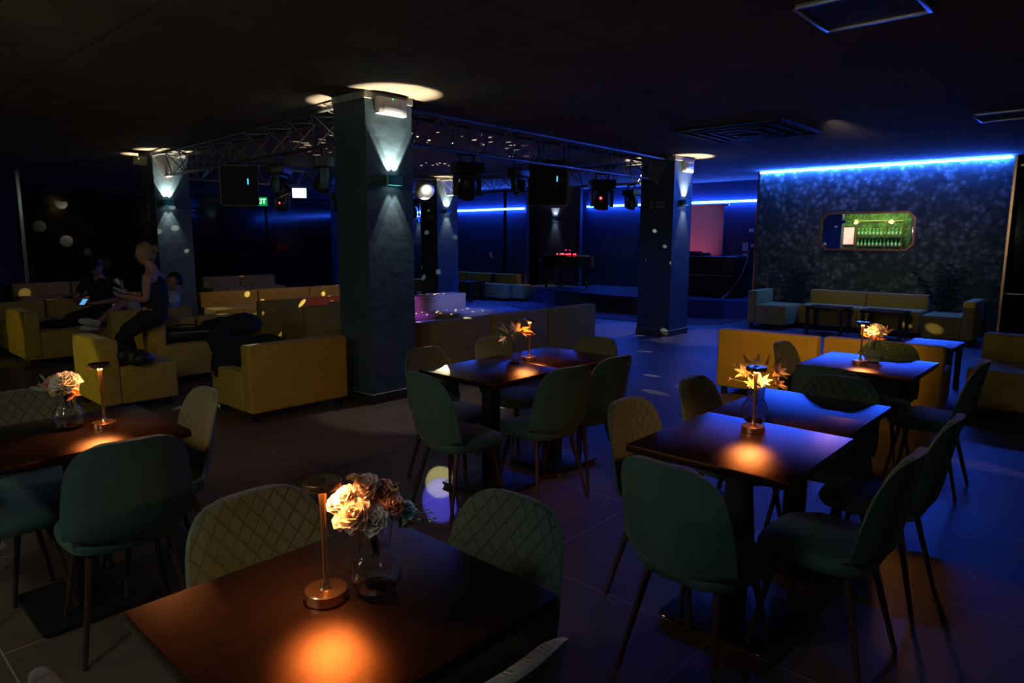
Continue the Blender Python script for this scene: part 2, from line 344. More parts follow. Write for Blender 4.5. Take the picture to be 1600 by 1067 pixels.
wall('wall_left', X0, 3.35, 16.2, 16.3, 0, ZC, M_wall_left)
wall('wall_left', 3.35, 13.2, Y1 - 0.1, Y1, 0, ZC, M_wall_left)
for i, (a, b) in enumerate(((3.45, 6.1), (6.2, 9.0), (9.06, 11.0))):
    bm = N(); box(bm, ((a + b) / 2, 17.14, 1.28), (b - a, 0.06, 2.5)); box(bm, ((a + b) / 2, 17.12, 2.6), (b - a, 0.1, 0.05))
    struct('window_%d' % (i + 1), bm, M_glassblack, smooth=False)
for x, y in ((3.45, 16.25), (6.15, 17.08)):
    bm = N(); box(bm, (x, y, ZC / 2), (0.05, 0.05, ZC)); struct('trim_%d' % (1 if x < 4 else 2), bm, M_chrome, smooth=False)
bm = N(); box(bm, (XW - 0.012, 5.5, ZC / 2), (0.03, 0.035, ZC)); struct('trim_3', bm, M_copper, smooth=False)
bm = N(); box(bm, (XW - 0.012, 1.5, ZC / 2), (0.03, 0.035, ZC)); struct('trim_4', bm, M_copper, smooth=False)
bm = N(); box(bm, (XW + 0.2, 0.0, 0.72), (0.03, 3.0, 0.02)); struct('trim_5', bm, M_chrome, smooth=False)
bm = N(); box(bm, (XW + 0.1, -0.8, 2.7), (0.05, 4.5, 0.03)); struct('trim_6', bm, M_copper, smooth=False)

# neon strips
def neon(label, a, b, r, m):
    bm = N(); tube(bm, [a, b], r, 8); return tag(obj('neon_tube', bm, m), label, 'neon light')
neon('long blue neon tube along the top of the floral wallpaper wall', (XW - 0.04, 1.55, ZC - 0.03), (XW - 0.04, 5.47, ZC - 0.03), 0.014, M_blueled)
neon('blue neon tube on the navy wall left of the piano, above the long bench', (13.06, 11.55, 2.32), (13.06, 14.15, 2.32), 0.02, M_blueled2)
neon('short blue neon tube between the big near pillar and the pillar behind it', (13.06, 14.9, 2.32), (13.06, 16.9, 2.32), 0.02, M_blueled2)
neon('blue neon tube above the projection screen at the back of the stage', (14.65, 5.45, 2.40), (14.65, 10.75, 2.40), 0.02, M_blueled2)

# stage
def arc(cx, cy, r, a0, a1, n): return [(cx + r * math.cos(R(a0 + (a1 - a0) * i / n)), cy + r * math.sin(R(a0 + (a1 - a0) * i / n))) for i in range(n + 1)]
front = [(13.15, 11.49), (13.0, 11.15), (12.75, 10.7), (12.5, 10.1), (12.28, 9.4), (12.15, 8.6), (12.12, 7.9), (12.16, 7.2), (12.3, 6.5), (12.6, 5.9), (13.0, 5.53), (13.15, 5.53)]
bm = N(); prism(bm, front + [(14.69, 5.41), (14.69, 10.4), (13.94, 10.43), (13.94, 11.49)], 0, 0.37)
tag(obj('stage', bm, M_stage, smooth=False), 'low dark blue curved stage under the piano and projection screen', 'stage')
bm = N(); prism(bm, [(x - 1.15 if 0 < i < 11 else x - 0.5, y) for i, (x, y) in enumerate(front)][::1] + [(13.0, 5.54)] + [(x - 0.03, y) for x, y in front[::-1][2:-1]], 0.001, 0.012)
tag(obj('floor_mat', bm, M_rug, smooth=False), 'dark reddish mat strip on the floor along the stage front', 'mat')

# ================================================================== pillars with wall lights
M_sconce = mat('sconce_teal_lit', (0.10, 0.45, 0.48), 0.5)  # teal reflected light put into the housing's base colour
M_lens = mat('sconce_lens', (1, 1, 1), 0.3, emit=(1, 0.9, 0.75), es=9)
def sconce(x, y, z, face, label, pw=1.0, up_=True):
    rz = {'-Y': 0, '+Y': PI, '-X': -PI / 2, '+X': PI / 2}[face]
    t = thing('wall_light', label, 'wall light', (x, y, z), rz)
    bm = N()
    for yy in (-0.078, -0.014): box(bm, (0, yy, 0), (0.155, 0.006, 0.085))
    for xx in (-0.0745, 0.0745): box(bm, (xx, -0.046, 0), (0.006, 0.07, 0.085))
    obj('housing', bm, M_sconce, t, smooth=False)
    bm = N(); box(bm, (0, -0.005, 0), (0.11, 0.01, 0.06)); obj('mounting_plate', bm, M_black, t)
    bm = N(); box(bm, (0, -0.046, 0), (0.14, 0.055, 0.004)); obj('led_board', bm, M_lens, t, smooth=False)
    d = {'-Y': (0, -1), '+Y': (0, 1), '-X': (-1, 0), '+X': (1, 0)}[face]
    for s in (1, -1):
        for q in (-0.034, 0.034):
            px, py = x + d[0] * 0.046 + abs(d[1]) * q, y + d[1] * 0.046 + abs(d[0]) * q
            spot('wall_light_beam', (px, py, z + s * 0.006), (px + d[0] * (0.03 if s > 0 else 0.10), py + d[1] * (0.03 if s > 0 else 0.10), z + s * 1.0), (80 if s > 0 else 15) * pw, WARM if s > 0 else COOL, 58 if s > 0 else 52, 0.25, 0.008)
    return t
def pillar(x, y, sx, sy, label, sc_front=None, sc_back=None, labels=('', '')):
    t = thing('pillar', label, 'pillar', (x + sx / 2, y + sy / 2, 0))
    bm = N(); box(bm, (0, 0, ZC / 2), (sx, sy, ZC - 0.002), 0.004, 1); obj('shaft', bm, M_pillar, t)
    bm = N(); box(bm, (0, 0, 0.045), (sx + 0.024, sy + 0.024, 0.09), 0.002, 1); obj('plinth', bm, M_plinth, t)
    bm = N(); box(bm, (0, 0, 0.093), (sx + 0.028, sy + 0.028, 0.006)); obj('plinth_edge', bm, M_trimlight, t)
    bm = N(); box(bm, (0, 0, ZC - 0.035), (sx + 0.02, sy + 0.02, 0.065), 0.004, 1); obj('cap', bm, mat('pale_plaster', (0.30, 0.28, 0.26), 0.8, noise=0.4, nscale=14), t)
    t['kind'] = 'thing'
    if sc_front: sconce(sc_front, y, 2.08 if x < 8 else 2.14, '-Y', labels[0])
    if sc_back: sconce(sc_back, y + sy, 2.08 if x < 8 else 2.14, '+Y', labels[1])
    return t
P1 = pillar(3.71, 5.17, 0.53, 0.5, 'thick dark blue pillar nearest the dining tables, floor to ceiling', 3.985, 3.985,
       ('small teal-lit up-and-down wall light on the nearest pillar', 'hidden-side wall light of the nearest pillar, glowing on the ceiling'))
P2 = pillar(4.08, 11.12, 0.53, 0.5, 'dark blue pillar behind the seated people at left', 4.26, 4.3,
       ('small up-and-down wall light on the pillar behind the people', 'hidden-side wall light of the pillar behind the people'))
P3 = pillar(9.7, 5.45, 0.6, 0.6, 'dark blue pillar standing free in front of the stage', 10.02, 10.0,
       ('small up-and-down wall light on the pillar before the stage', 'hidden-side wall light of the pillar before the stage'))
P4 = pillar(9.75, 11.1, 0.6, 0.55, 'dark blue pillar furthest from the tables, beside the mirror ball', 10.02, 10.0,
       ('small up-and-down wall light on the pillar beside the mirror ball', 'hidden-side wall light of the pillar beside the mirror ball'))
sconce(13.95, 11.25, 2.08, '-X', 'up-and-down wall light on the navy wall above the piano', 0.5)
sconce(13.1, 15.75, 2.08, '-X', 'up-and-down wall light on the navy wall beside the short neon tube', 0.5)

# emergency light boxes
def emergency(x, y, z, label, w=0.32, h=0.15):
    t = thing('emergency_light', label, 'emergency light', (x, y, z))
    bm = N(); box(bm, (0, -0.03, 0), (w, 0.06, h), 0.008); obj('housing', bm, M_white, t)
    bm = N(); box(bm, (0, -0.064, 0), (w * 0.66, 0.012, h * 0.66), 0.004); obj('diffuser', bm, mat('frosted_cover', (0.6, 0.6, 0.68), 0.25), t)
    bm = N(); sphere(bm, (0, -0.062, h * 0.42), 0.006, 8, 6); obj('led', bm, mat('green_led', (0, 0.5, 0.05), 0.4, emit=(0.1, 1, 0.1), es=3), t)
emergency(3.975, 5.17, 2.735, 'white emergency light box at the top of the nearest pillar')
emergency(10.08, 5.45, 2.70, 'white emergency light box at the top of the pillar before the stage', 0.27, 0.16)
t = thing('emergency_light', 'small emergency light box hung beside the top of the pillar behind the people', 'emergency light', (3.95, 11.28, 2.70))
bm = N(); box(bm, (0, 0, 0), (0.2, 0.1, 0.14), 0.008); obj('housing', bm, mat('dim_box', (0.25, 0.27, 0.2), 0.5), t)
bm = N(); sphere(bm, (-0.02, -0.05, 0.03), 0.007, 8, 6); obj('led', bm, mat('green_led_2', (0, 0.5, 0.05), 0.4, emit=(0.1, 1, 0.1), es=3), t)

# small direction signs on the pillars: arrow, running figure box and bars
def dirsign(x, y, z, w, h, label, rz=0.0, vertical=False):
    t = thing('direction_sign', label, 'sign', (x, y, z), rz)
    M = Matrix.Rotation(R(90), 4, 'Y') if vertical else Matrix()
    bm = N(); box(bm, (0, -0.002, 0), (w, 0.004, h), M=M); obj('plate', bm, mat('sign_plate', (0.05, 0.065, 0.07), 0.5), t, smooth=False)
    bm = N()
    box(bm, (-w * 0.39, -0.006, 0), (w * 0.14, 0.003, h * 0.14), M=M); box(bm, (-w * 0.43, -0.006, h * 0.06), (w * 0.07, 0.003, h * 0.10), M=M @ Matrix.Rotation(0, 4, 'Y'))
    box(bm, (-w * 0.43, -0.006, -h * 0.08), (w * 0.07, 0.003, h * 0.10), M=M)
    box(bm, (-w * 0.13, -0.006, h * 0.30), (w * 0.17, 0.003, h * 0.10), M=M); box(bm, (-w * 0.13, -0.006, -h * 0.30), (w * 0.17, 0.003, h * 0.10), M=M)
    box(bm, (-w * 0.20, -0.006, 0), (w * 0.03, 0.003, h * 0.6), M=M); box(bm, (-w * 0.06, -0.006, 0), (w * 0.03, 0.003, h * 0.6), M=M); box(bm, (-w * 0.13, -0.006, 0), (w * 0.04, 0.003, h * 0.35), M=M)
    for k in range(4):
        for s in (1, -1): box(bm, (w * (0.08 + k * 0.105), -0.006, s * h * 0.2), (w * 0.075, 0.003, h * 0.26), M=M)
    obj('lettering', bm, M_grey, t, smooth=False)
dirsign(9.7, 5.78, 2.10, 0.42, 0.16, 'small grey direction sign with arrow on the pillar before the stage', -PI / 2)
dirsign(9.75, 11.36, 2.02, 0.36, 0.14, 'small grey direction sign on the pillar beside the mirror ball', -PI / 2)
dirsign(4.08, 11.4, 1.98, 0.42, 0.13, 'upright narrow grey sign on the pillar behind the people', -PI / 2, True)

# ================================================================== truss
def truss(name_label, a, b, ends):
    a, b = Vector(a), Vector(b); L = (b - a).length; d = (b - a).normalized(); ang = math.atan2(d.y, d.x)
    t = thing('lighting_truss', name_label, 'truss', a, ang)
    hw, zt, zb = 0.175, 0.0, -0.30
    ch = [(-hw, zt), (hw, zt), (0, zb)]
    for y, z in ch:
        bm = N(); tube(bm, [(0, y, z), (L, y, z)], 0.022, 10); obj('chord', bm, M_alu, t)
    n = max(2, round(L / 0.55)); st = L / n
    bm = N()
    for i in range(n):
        x0, x1, xm = i * st, (i + 1) * st, (i + 0.5) * st
        for s in (-1, 1):
            tube(bm, [(x0, s * hw, zt), (xm, 0, zb)], 0.008, 6); tube(bm, [(xm, 0, zb), (x1, s * hw, zt)], 0.008, 6)
        tube(bm, [(x0, -hw, zt), (xm, hw, zt)], 0.008, 6); tube(bm, [(xm, hw, zt), (x1, -hw, zt)], 0.008, 6)
    obj('lattice', bm, M_alu, t)
    for e in ends:
        x = 0 if e == 0 else L
        bm = N(); M = Matrix.Translation((x, 0, 0)) @ Matrix.Rotation(PI / 2, 4, 'Y') @ Matrix.Rotation(PI / 2, 4, 'Z')
        prism(bm, [(-hw - 0.04, 0.04), (hw + 0.04, 0.04), (0.03, zb - 0.07), (-0.03, zb - 0.07)], -0.006, 0.006, M=M)
        obj('end_plate', bm, M_alu, t, smooth=False)
    return t
ZT = 2.79
truss('lighting truss from the nearest pillar to the pillar before the stage', (4.25, 5.52, ZT), (9.69, 5.76, ZT), (0, 1))
truss('lighting truss from the nearest pillar to the pillar behind the people', (3.97, 5.68, ZT), (4.27, 11.11, ZT), (0, 1))
truss('lighting truss along the far left side, between the two rear pillars', (4.62, 11.38, ZT), (9.74, 11.38, ZT), (0, 1))
truss('lighting truss from the pillar before the stage to the pillar beside the mirror ball', (10.05, 6.06, ZT), (10.05, 11.09, ZT), (0, 1))

# moving heads and lamps hung from the truss
def moving_head(loc, rz, tilt, label, led=None, s=1.0, glow=None):
    t = thing('moving_head_light', label, 'stage light', loc, rz)
    bm = N(); box(bm, (0, 0, -0.07 * s), (0.3 * s, 0.2 * s, 0.11 * s), 0.012); obj('base', bm, M_plast, t)
    bm = N()
    for sx in (-1, 1): tube(bm, [(sx * 0.08 * s, 0, 0.07), (sx * 0.08 * s, 0, -0.02 * s)], 0.014, 8)
    box(bm, (0, 0, 0.065), (0.2 * s, 0.03, 0.02))
    obj('clamp', bm, M_black, t)
    bm = N(); box(bm, (0, 0, -0.145 * s), (0.26 * s, 0.09 * s, 0.035 * s), 0.008)
    for sx in (-1, 1): box(bm, (sx * 0.125 * s, 0, -0.24 * s), (0.03 * s, 0.09 * s, 0.2 * s), 0.008)
    obj('yoke', bm, mat('fixture_arm', (0.02, 0.05, 0.06), 0.4), t)
    M = Matrix.Translation((0, 0, -0.27 * s)) @ Matrix.Rotation(tilt, 4, 'X')
    bm = N(); lathe(bm, [(0, 0.12 * s), (0.05 * s, 0.115 * s), (0.085 * s, 0.08 * s), (0.098 * s, 0), (0.092 * s, -0.09 * s), (0.08 * s, -0.10 * s), (0.0, -0.098 * s)], 24, M=M)
    h = obj('head', bm, M_plast, t)
    bm = N(); lathe(bm, [(0, -0.10 * s), (0.06 * s, -0.104 * s), (0.074 * s, -0.102 * s), (0.074 * s, -0.099 * s), (0, -0.099 * s)], 24, M=M)
    obj('lens', bm, mat('fixture_lens', (0.2, 0.22, 0.25), 0.08, 0.6) if glow is None else glow, h)
    if led:
        bm = N(); sphere(bm, (0, 0, 0), 0.012 * s + 0.003, 8, 6); obj('led', bm, led, t, loc=(-0.05 * s, -0.1 * s, -0.24 * s))
    return t
ztb = ZT - 0.32 - 0.07
moving_head((5.33, 5.56, ztb), R(-20), R(30), 'black moving head light hanging nearest the big pillar, left of the hanging speaker', None, 1.1)
moving_head((6.25, 5.62, ztb), R(10), R(-20), 'small black moving head light hanging just left of the hanging speaker', None, 0.85)
moving_head((8.1, 5.69, ztb), R(-35), R(15), 'moving head light with red lamp hanging right of the speaker', M_redled, 1.15, mat('pink_ring', (0.7, 0.3, 0.3), 0.4, emit=(1, 0.35, 0.3), es=0.6))
moving_head((4.02, 6.35, ztb), R(60), R(25), 'dark moving head light on the left truss nearest the big pillar', None, 1.0)
moving_head((4.07, 7.35, ztb), R(40), R(-25), 'dark moving head light on the left truss, second from the big pillar', None, 1.0)
moving_head((10.05, 6.45, ztb), R(80), R(20), 'round stage light with red lamp tucked against the pillar before the stage', M_redled, 0.9)
moving_head((9.3, 11.38, ztb), R(-40), R(60), 'round stage light with red lamp hanging over the far neon tube', M_redled, 1.1)
moving_head((6.33, 11.38, ztb), R(-30), R(40), 'far stage light with red lamp left of the white exit sign', M_redled, 0.95)
moving_head((7.5, 11.38, ztb), R(-30), R(-40), 'far stage light hanging right of the white exit sign', None, 0.95)

# hanging speakers
def hung_speaker(loc, rz, s, label, tilt=0.0):
    t = thing('hanging_speaker', label, 'speaker', loc, rz)
    w, d, h = 0.44 * s, 0.36 * s, 0.48 * s
    M = Matrix.Rotation(tilt, 4, 'X')
    bm = N(); prism(bm, [(-w / 2, -d / 2), (w / 2, -d / 2), (w * 0.33, d / 2), (-w * 0.33, d / 2)], -h / 2, h / 2, M=M)
    bmesh.ops.bevel(bm, geom=bm.edges[:], offset=0.02, segments=2, affect='EDGES'); obj('cabinet', bm, M_plast, t)
    bm = N(); box(bm, (0, -d / 2 - 0.004, 0), (w * 0.9, 0.012, h * 0.92), 0.005, M=M); obj('grille', bm, mat('speaker_grille', (0.02, 0.022, 0.026), 0.6, bump=0.6, bscale=300), t)
    bm = N()
    for sx in (-1, 1): tube(bm, [(sx * w * 0.3, 0, h / 2 - 0.02), (sx * w * 0.3, 0, ZC - loc[2])], 0.01, 6)
    obj('bracket', bm, M_black, t)
    bm = N(); box(bm, (0.1 * s, -d / 2 - 0.012, 0.05), (0.012, 0.004, 0.07)); obj('logo_badge', bm, M_cyanled, t)
hung_speaker((7.40, 6.05, 2.30), R(-62), 1.3, 'big black loudspeaker hung from the ceiling beyond the right truss')
hung_speaker((4.15, 8.5, 2.20), R(-28), 1.05, 'black loudspeaker hung from the ceiling beside the left truss')

# mirror ball
t = thing('mirror_ball', 'small bright mirror ball hanging on a thin wire', 'mirror ball', (6.99, 8.25, 2.31))
bm = N(); bmesh.ops.create_uvsphere(bm, u_segments=36, v_segments=22, radius=0.155)
obj('ball', bm, mat('mirror_facets', (0.86, 0.86, 0.84), 0.5, 1.0), t, smooth=False)
bm = N(); tube(bm, [(0, 0, 0.15), (0, 0, ZC - 2.31)], 0.004, 6); obj('wire', bm, M_chrome, t)
bm = N(); lathe(bm, [(0, 0.175), (0.03, 0.175), (0.03, 0.15), (0, 0.15)], 16); obj('motor_cap', bm, M_chrome, t)
def gobo_point(loc, power, color, scale, thr, col2=None):
    l = bpy.data.lights.new('mirror_ball_dots', 'POINT'); l.energy = power; l.color = color; l.shadow_soft_size = 0.0
    l.use_nodes = True; nt = l.node_tree; em = nt.nodes['Emission']; L = nt.links.new
    tc = nt.nodes.new('ShaderNodeTexCoord'); v = nt.nodes.new('ShaderNodeTexVoronoi'); v.inputs['Scale'].default_value = scale; v.inputs['Randomness'].default_value = 0.75
    L(tc.outputs['Normal'], v.inputs['Vector'])
    r = nt.nodes.new('ShaderNodeMapRange'); r.inputs['From Min'].default_value = thr; r.inputs['From Max'].default_value = thr * 0.8; r.inputs['To Min'].default_value = 0; r.inputs['To Max'].default_value = 1
    L(v.outputs['Distance'], r.inputs['Value'])
    sp = nt.nodes.new('ShaderNodeSeparateXYZ'); L(tc.outputs['Normal'], sp.inputs[0])
    c1 = nt.nodes.new('ShaderNodeMath'); c1.operation = 'COMPARE'; c1.inputs[1].default_value = 0.17; c1.inputs[2].default_value = 0.15; L(sp.outputs['Z'], c1.inputs[0])
    c2 = nt.nodes.new('ShaderNodeMath'); c2.operation = 'SUBTRACT'; c2.inputs[0].default_value = 1.0; L(c1.outputs[0], c2.inputs[1])
    c3 = nt.nodes.new('ShaderNodeMath'); c3.operation = 'MULTIPLY'; 
    c4 = nt.nodes.new('ShaderNodeMath'); c4.operation = 'LESS_THAN'; c4.inputs[1].default_value = 0.8; L(sp.outputs['X'], c4.inputs[0])
    c5 = nt.nodes.new('ShaderNodeMath'); c5.operation = 'MULTIPLY'; L(c2.outputs[0], c5.inputs[0]); L(c4.outputs[0], c5.inputs[1]); L(c5.outputs[0], c3.inputs[0]); L(r.outputs[0], c3.inputs[1]); L(c3.outputs[0], em.inputs['Strength'])
    o = bpy.data.objects.new('mirror_ball_dots', l); COL.objects.link(o); o.location = loc; return o
gobo_point((6.99, 8.25, 2.13), 850, (1.0, 0.93, 0.7), 14.0, 0.20)
spot('ball_pin_spot', (6.2, 5.9, 2.2), (6.99, 8.25, 2.25), 900, (1, 0.95, 0.8), 6.5, 0.4, 0.02)
# crisp spots thrown by the ball and pin spots on floor and furniture
for tg, pw, c, an in (((2.79, 3.18, 0), 260, (1, 0.90, 0.35), 1.7), ((2.60, 2.96, 0), 420, (0.12, 0.1, 1.0), 1.9), ((2.67, 3.07, 0.75), 420, (1, 0.9, 0.5), 1.5), ((3.55, 2.65, 0), 60, (1, 0.9, 0.5), 3.0),
                      ((11.95, 4.9, 0.35), 260, (1, 0.8, 0.1), 1.2), ((13.0, 3.7, 0.25), 200, (1, 0.8, 0.1), 1.3), ((12.0, 1.62, 0.62), 260, (1, 0.8, 0.1), 1.3)):
    spot('mirror_ball_ray', (7.02, 8.05, 2.2), tg, pw, c, an, 0.3, 0.005)

# exit signs
def exit_sign(loc, rz, w, h, label, m, txt=True):
    t = thing('exit_sign', label, 'sign', loc, rz)
    bm = N(); box(bm, (0, 0, 0), (w + 0.03, 0.03, h + 0.03), 0.004); obj('casing', bm, M_black, t)
    bm = N(); box(bm, (0, -0.018, 0), (w, 0.006, h)); obj('panel', bm, m, t, smooth=False)
    bm = N()
    for sx in (-1, 1): tube(bm, [(sx * w * 0.4, 0, h / 2), (sx * w * 0.4, 0, ZC - loc[2])], 0.004, 6)
    obj('hanger', bm, M_black, t)
    if txt:
        cu_ = bpy.data.curves.new('lettering', 'FONT'); cu_.body = 'EXIT'; cu_.size = h * 0.8; cu_.align_x = 'CENTER'; cu_.align_y = 'CENTER'; cu_.extrude = 0.001
        tmp = bpy.data.objects.new('tmp', cu_); COL.objects.link(tmp); bpy.context.view_layer.update()
        me = bpy.data.meshes.new_from_object(tmp.evaluated_get(bpy.context.evaluated_depsgraph_get())); bpy.data.objects.remove(tmp)
        me.materials.clear(); me.materials.append(M_exitwhite)
        o = bpy.data.objects.new('lettering', me); COL.objects.link(o); o.parent = t; o.location = (0, -0.023, 0); o.rotation_euler = (PI / 2, 0, 0)
exit_sign((6.42, 12.4, 2.24), R(-40), 0.30, 0.16, 'green exit sign half hidden behind the left hanging speaker', M_exitgreen)
exit_sign((7.1, 12.1, 2.42), R(-40), 0.26, 0.18, 'brightly lit whitish exit sign hanging left of the nearest pillar', M_exitwhite, False)

# ceiling panels and vents
def ceiling_panel(x, y, sx, sy, label, m=None):
    t = thing('ceiling_panel', label, 'ceiling light', (x, y, ZC))
    bm = N(); w = 0.025
    for s in (-1, 1):
        box(bm, (s * sx / 2, 0, -0.012), (w, sy + w, 0.024), 0.003); box(bm, (0, s * sy / 2, -0.012), (sx + w, w, 0.024), 0.003)
    obj('frame', bm, mat('panel_frame', (0.5, 0.5, 0.5), 0.35, 0.6), t)
    bm = N(); box(bm, (0, 0, -0.004), (sx - w, sy - w, 0.006)); obj('diffuser', bm, M_black if m is None else m, t, smooth=False)
ceiling_panel(4.32, 1.28, 0.56, 0.56, 'unlit square ceiling panel light in a thin metal frame, nearest the camera')
ceiling_panel(8.85, 1.05, 0.56, 0.7, 'unlit ceiling panel light near the right edge, before the wallpaper wall')
t = thing('ceiling_vent', 'dark square ceiling vent before the pillar at the stage', 'ceiling vent', (8.1, 3.6, ZC))
bm = N()
for k in range(4):
    w = 0.62 - k * 0.15
    for s in (-1, 1):
        box(bm, (s * w, 0, -0.02 - 0.006 * k), (0.05, 2 * w, 0.02)); box(bm, (0, s * w, -0.02 - 0.006 * k), (2 * w, 0.05, 0.02))
obj('louvre', bm, mat('vent_black', (0.03, 0.03, 0.035), 0.5), t, smooth=False)
bm = N(); box(bm, (0, 0, -0.006), (1.3, 1.3, 0.01)); obj('backing', bm, M_black, t, smooth=False)

# ================================================================== dining chairs
def chair_shell():
    # profile (y, z) of the outer surface from under the seat up to the top edge, with half widths
    prof = [(-0.02, 0.405, 0.150), (-0.08, 0.402, 0.178), (-0.135, 0.412, 0.198), (-0.175, 0.437, 0.210), (-0.200, 0.475, 0.218), (-0.214, 0.53, 0.221),
            (-0.225, 0.60, 0.219), (-0.236, 0.67, 0.213), (-0.246, 0.725, 0.205), (-0.253, 0.765, 0.193), (-0.258, 0.795, 0.176), (-0.262, 0.818, 0.152), (-0.265, 0.832, 0.120), (-0.266, 0.839, 0.075)]
    bm = N(); nu = 16; th = 0.034
    outer, inner = [], []
    for i, (y, z, hw) in enumerate(prof):
        a = prof[max(0, i - 1)]; b = prof[min(len(prof) - 1, i + 1)]
        ty, tz = b[0] - a[0], b[1] - a[1]; l = math.hypot(ty, tz); ny, nz = tz / l, -ty / l   # towards the sitter
        f = i / (len(prof) - 1); wrap = 0.085 * (1 - 0.35 * f) if z < 0.6 else 0.085 * (1 - 0.35 * f)
        ro, ri = [], []
        for k in range(nu + 1):
            u = -1 + 2 * k / nu; w = wrap * abs(u) ** 2.4 * (hw / 0.22) ** 2
            e = th * (1 - abs(u) ** 6 * 0.75) * (0.55 if i == len(prof) - 1 else 1)
            wy = w if z > 0.44 else w * 0.5; wz = 0.0 if z > 0.47 else 0.05 * abs(u) ** 2.5
            ro.append(bm.verts.new((u * hw, y + wy, z + wz))); ri.append(bm.verts.new((u * hw * 0.97, y + wy + ny * e, z + wz + nz * e)))
        outer.append(ro); inner.append(ri)
    n = len(prof)
    for i in range(n - 1):
        for k in range(nu):
            bm.faces.new((outer[i][k], outer[i + 1][k], outer[i + 1][k + 1], outer[i][k + 1]))
            f = bm.faces.new((inner[i][k], inner[i][k + 1], inner[i + 1][k + 1], inner[i + 1][k])); f.material_index = 1
        for k in (0, nu): bm.faces.new((outer[i][k], inner[i][k], inner[i + 1][k], outer[i + 1][k]))
    for k in range(nu):
        bm.faces.new((outer[0][k], outer[0][k + 1], inner[0][k + 1], inner[0][k])); bm.faces.new((outer[-1][k], inner[-1][k], inner[-1][k + 1], outer[-1][k + 1]))
    return bm
def chair_seat():
    bm = N(); n = 28; lay = []
    for z, s in ((0.395, 0.86), (0.402, 0.95), (0.422, 1.0), (0.445, 0.995), (0.462, 0.95), (0.470, 0.84)):
        ring = []
        for k in range(n):
            a = 2 * PI * k / n; c, sn = math.cos(a), math.sin(a); p = 0.55
            x = 0.215 * s * math.copysign(abs(c) ** p, c); y = 0.205 * s * math.copysign(abs(sn) ** p, sn)
            if y < 0: x *= 1 + 0.12 * y / 0.2
            zz = z - (0.012 * (y / 0.2) if y > 0.1 and z > 0.44 else 0)
            ring.append(bm.verts.new((x, y + 0.035, zz)))
        lay.append(ring)
    for i in range(len(lay) - 1):
        for k in range(n): bm.faces.new((lay[i][k], lay[i][(k + 1) % n], lay[i + 1][(k + 1) % n], lay[i + 1][k]))
    for r_, fl in ((lay[0], True), (lay[-1], False)):
        c = bm.verts.new((0, 0.02, 0.395 if fl else 0.463))
        for k in range(n):
            q = (r_[k], r_[(k + 1) % n], c); bm.faces.new(q[::-1] if fl else q)
    return bm
def make_chair():
    t = thing('dining_chair', '', 'chair')
    obj('seat', chair_seat(), M_green, t)
    o = obj('backrest', chair_shell(), [M_green, M_quilt], t)
    for sx, sy in ((-1, 1), (1, 1), (-1, -1), (1, -1)):
        bm = N(); tube(bm, [(sx * 0.13, 0.03 + sy * 0.12, 0.41), (sx * 0.195, 0.015 + sy * 0.205, 0.0)], [0.0145, 0.009], 10); obj('leg', bm, M_leg, t)
    bm = N(); box(bm, (0, 0.03, 0.398), (0.27, 0.26, 0.012), 0.004); obj('seat_frame', bm, M_leg, t)
    return t
chair = make_chair()
G1 = 'green velvet dining chairs'
CH = [  # backrest top centre x, y, facing in degrees, label
 (0.84, 1.80, -88, 'quilted green chair at the far side of the front table, left of the roses'),
 (1.36, 1.20, 180, 'quilted green chair at the right end of the front table'),
 (0.775, 0.675, 90, 'green chair at the near side of the front table, only its top corner in frame'),
 (0.205, 1.17, 0, 'green chair sliver at the bottom left corner, left of the front table'),
 (0.80, 2.56, 84, 'green chair seen from behind at the near side of the left table'),
 (0.24, 3.30, 0, 'green chair cut by the left picture edge, only its seat showing'),
 (0.74, 3.83, -90, 'green chair behind the flowers on the left table'),
 (1.37, 3.20, 176, 'quilted green chair at the right end of the left table'),
 (2.27, 2.77, -6, 'green chair at the left end of the middle table, over the bright floor spot'),
 (3.00, 2.27, 80, 'green chair at the near side of the middle table, beside the left-end chair'),
 (3.47, 2.27, 86, 'green chair at the near side of the middle table, furthest right'),
 (2.87, 3.44, -90, 'dark green chair at the far left of the middle table'),
 (3.52, 3.46, -90, 'green chair behind the vase on the middle table'),
 (4.10, 2.86, 178, 'green chair at the right end of the middle table'),
 (1.86, 1.06, -4, 'large green chair seen from behind at the left end of the right-hand double table'),
 (2.54, 1.65, -90, 'quilted green chair at the far side of the double table, near its left corner'),
 (3.20, 1.67, -90, 'small quilted green chair at the far side of the double table, left of the lamp'),
 (3.78, 1.08, 180, 'green chair at the far right end of the double table'),
 (2.55, 0.46, 88, 'green chair at the near right side of the double table, nearest the camera'),
 (3.20, 0.45, 90, 'green chair at the near right side of the double table, behind its neighbour'),
 (3.99, 1.24, 0, 'green chair at the left end of the blue-lit rear table'),
 (4.77, 1.81, -90, 'narrow-looking green chair beyond the blue-lit rear table, before the orange sofas'),
 (5.33, 1.22, 180, 'green chair at the right end of the blue-lit rear table, behind the flowers'),
 (4.86, 0.58, 90, 'green chair at the near right side of the blue-lit rear table'),
]
for i, (x, y, a, lab) in enumerate(CH):
    f = R(a); dx, dy = math.cos(f) * 0.262, math.sin(f) * 0.262
    place(chair, i == 0, (x + dx, y + dy, 0), f - PI / 2, lab, G1)

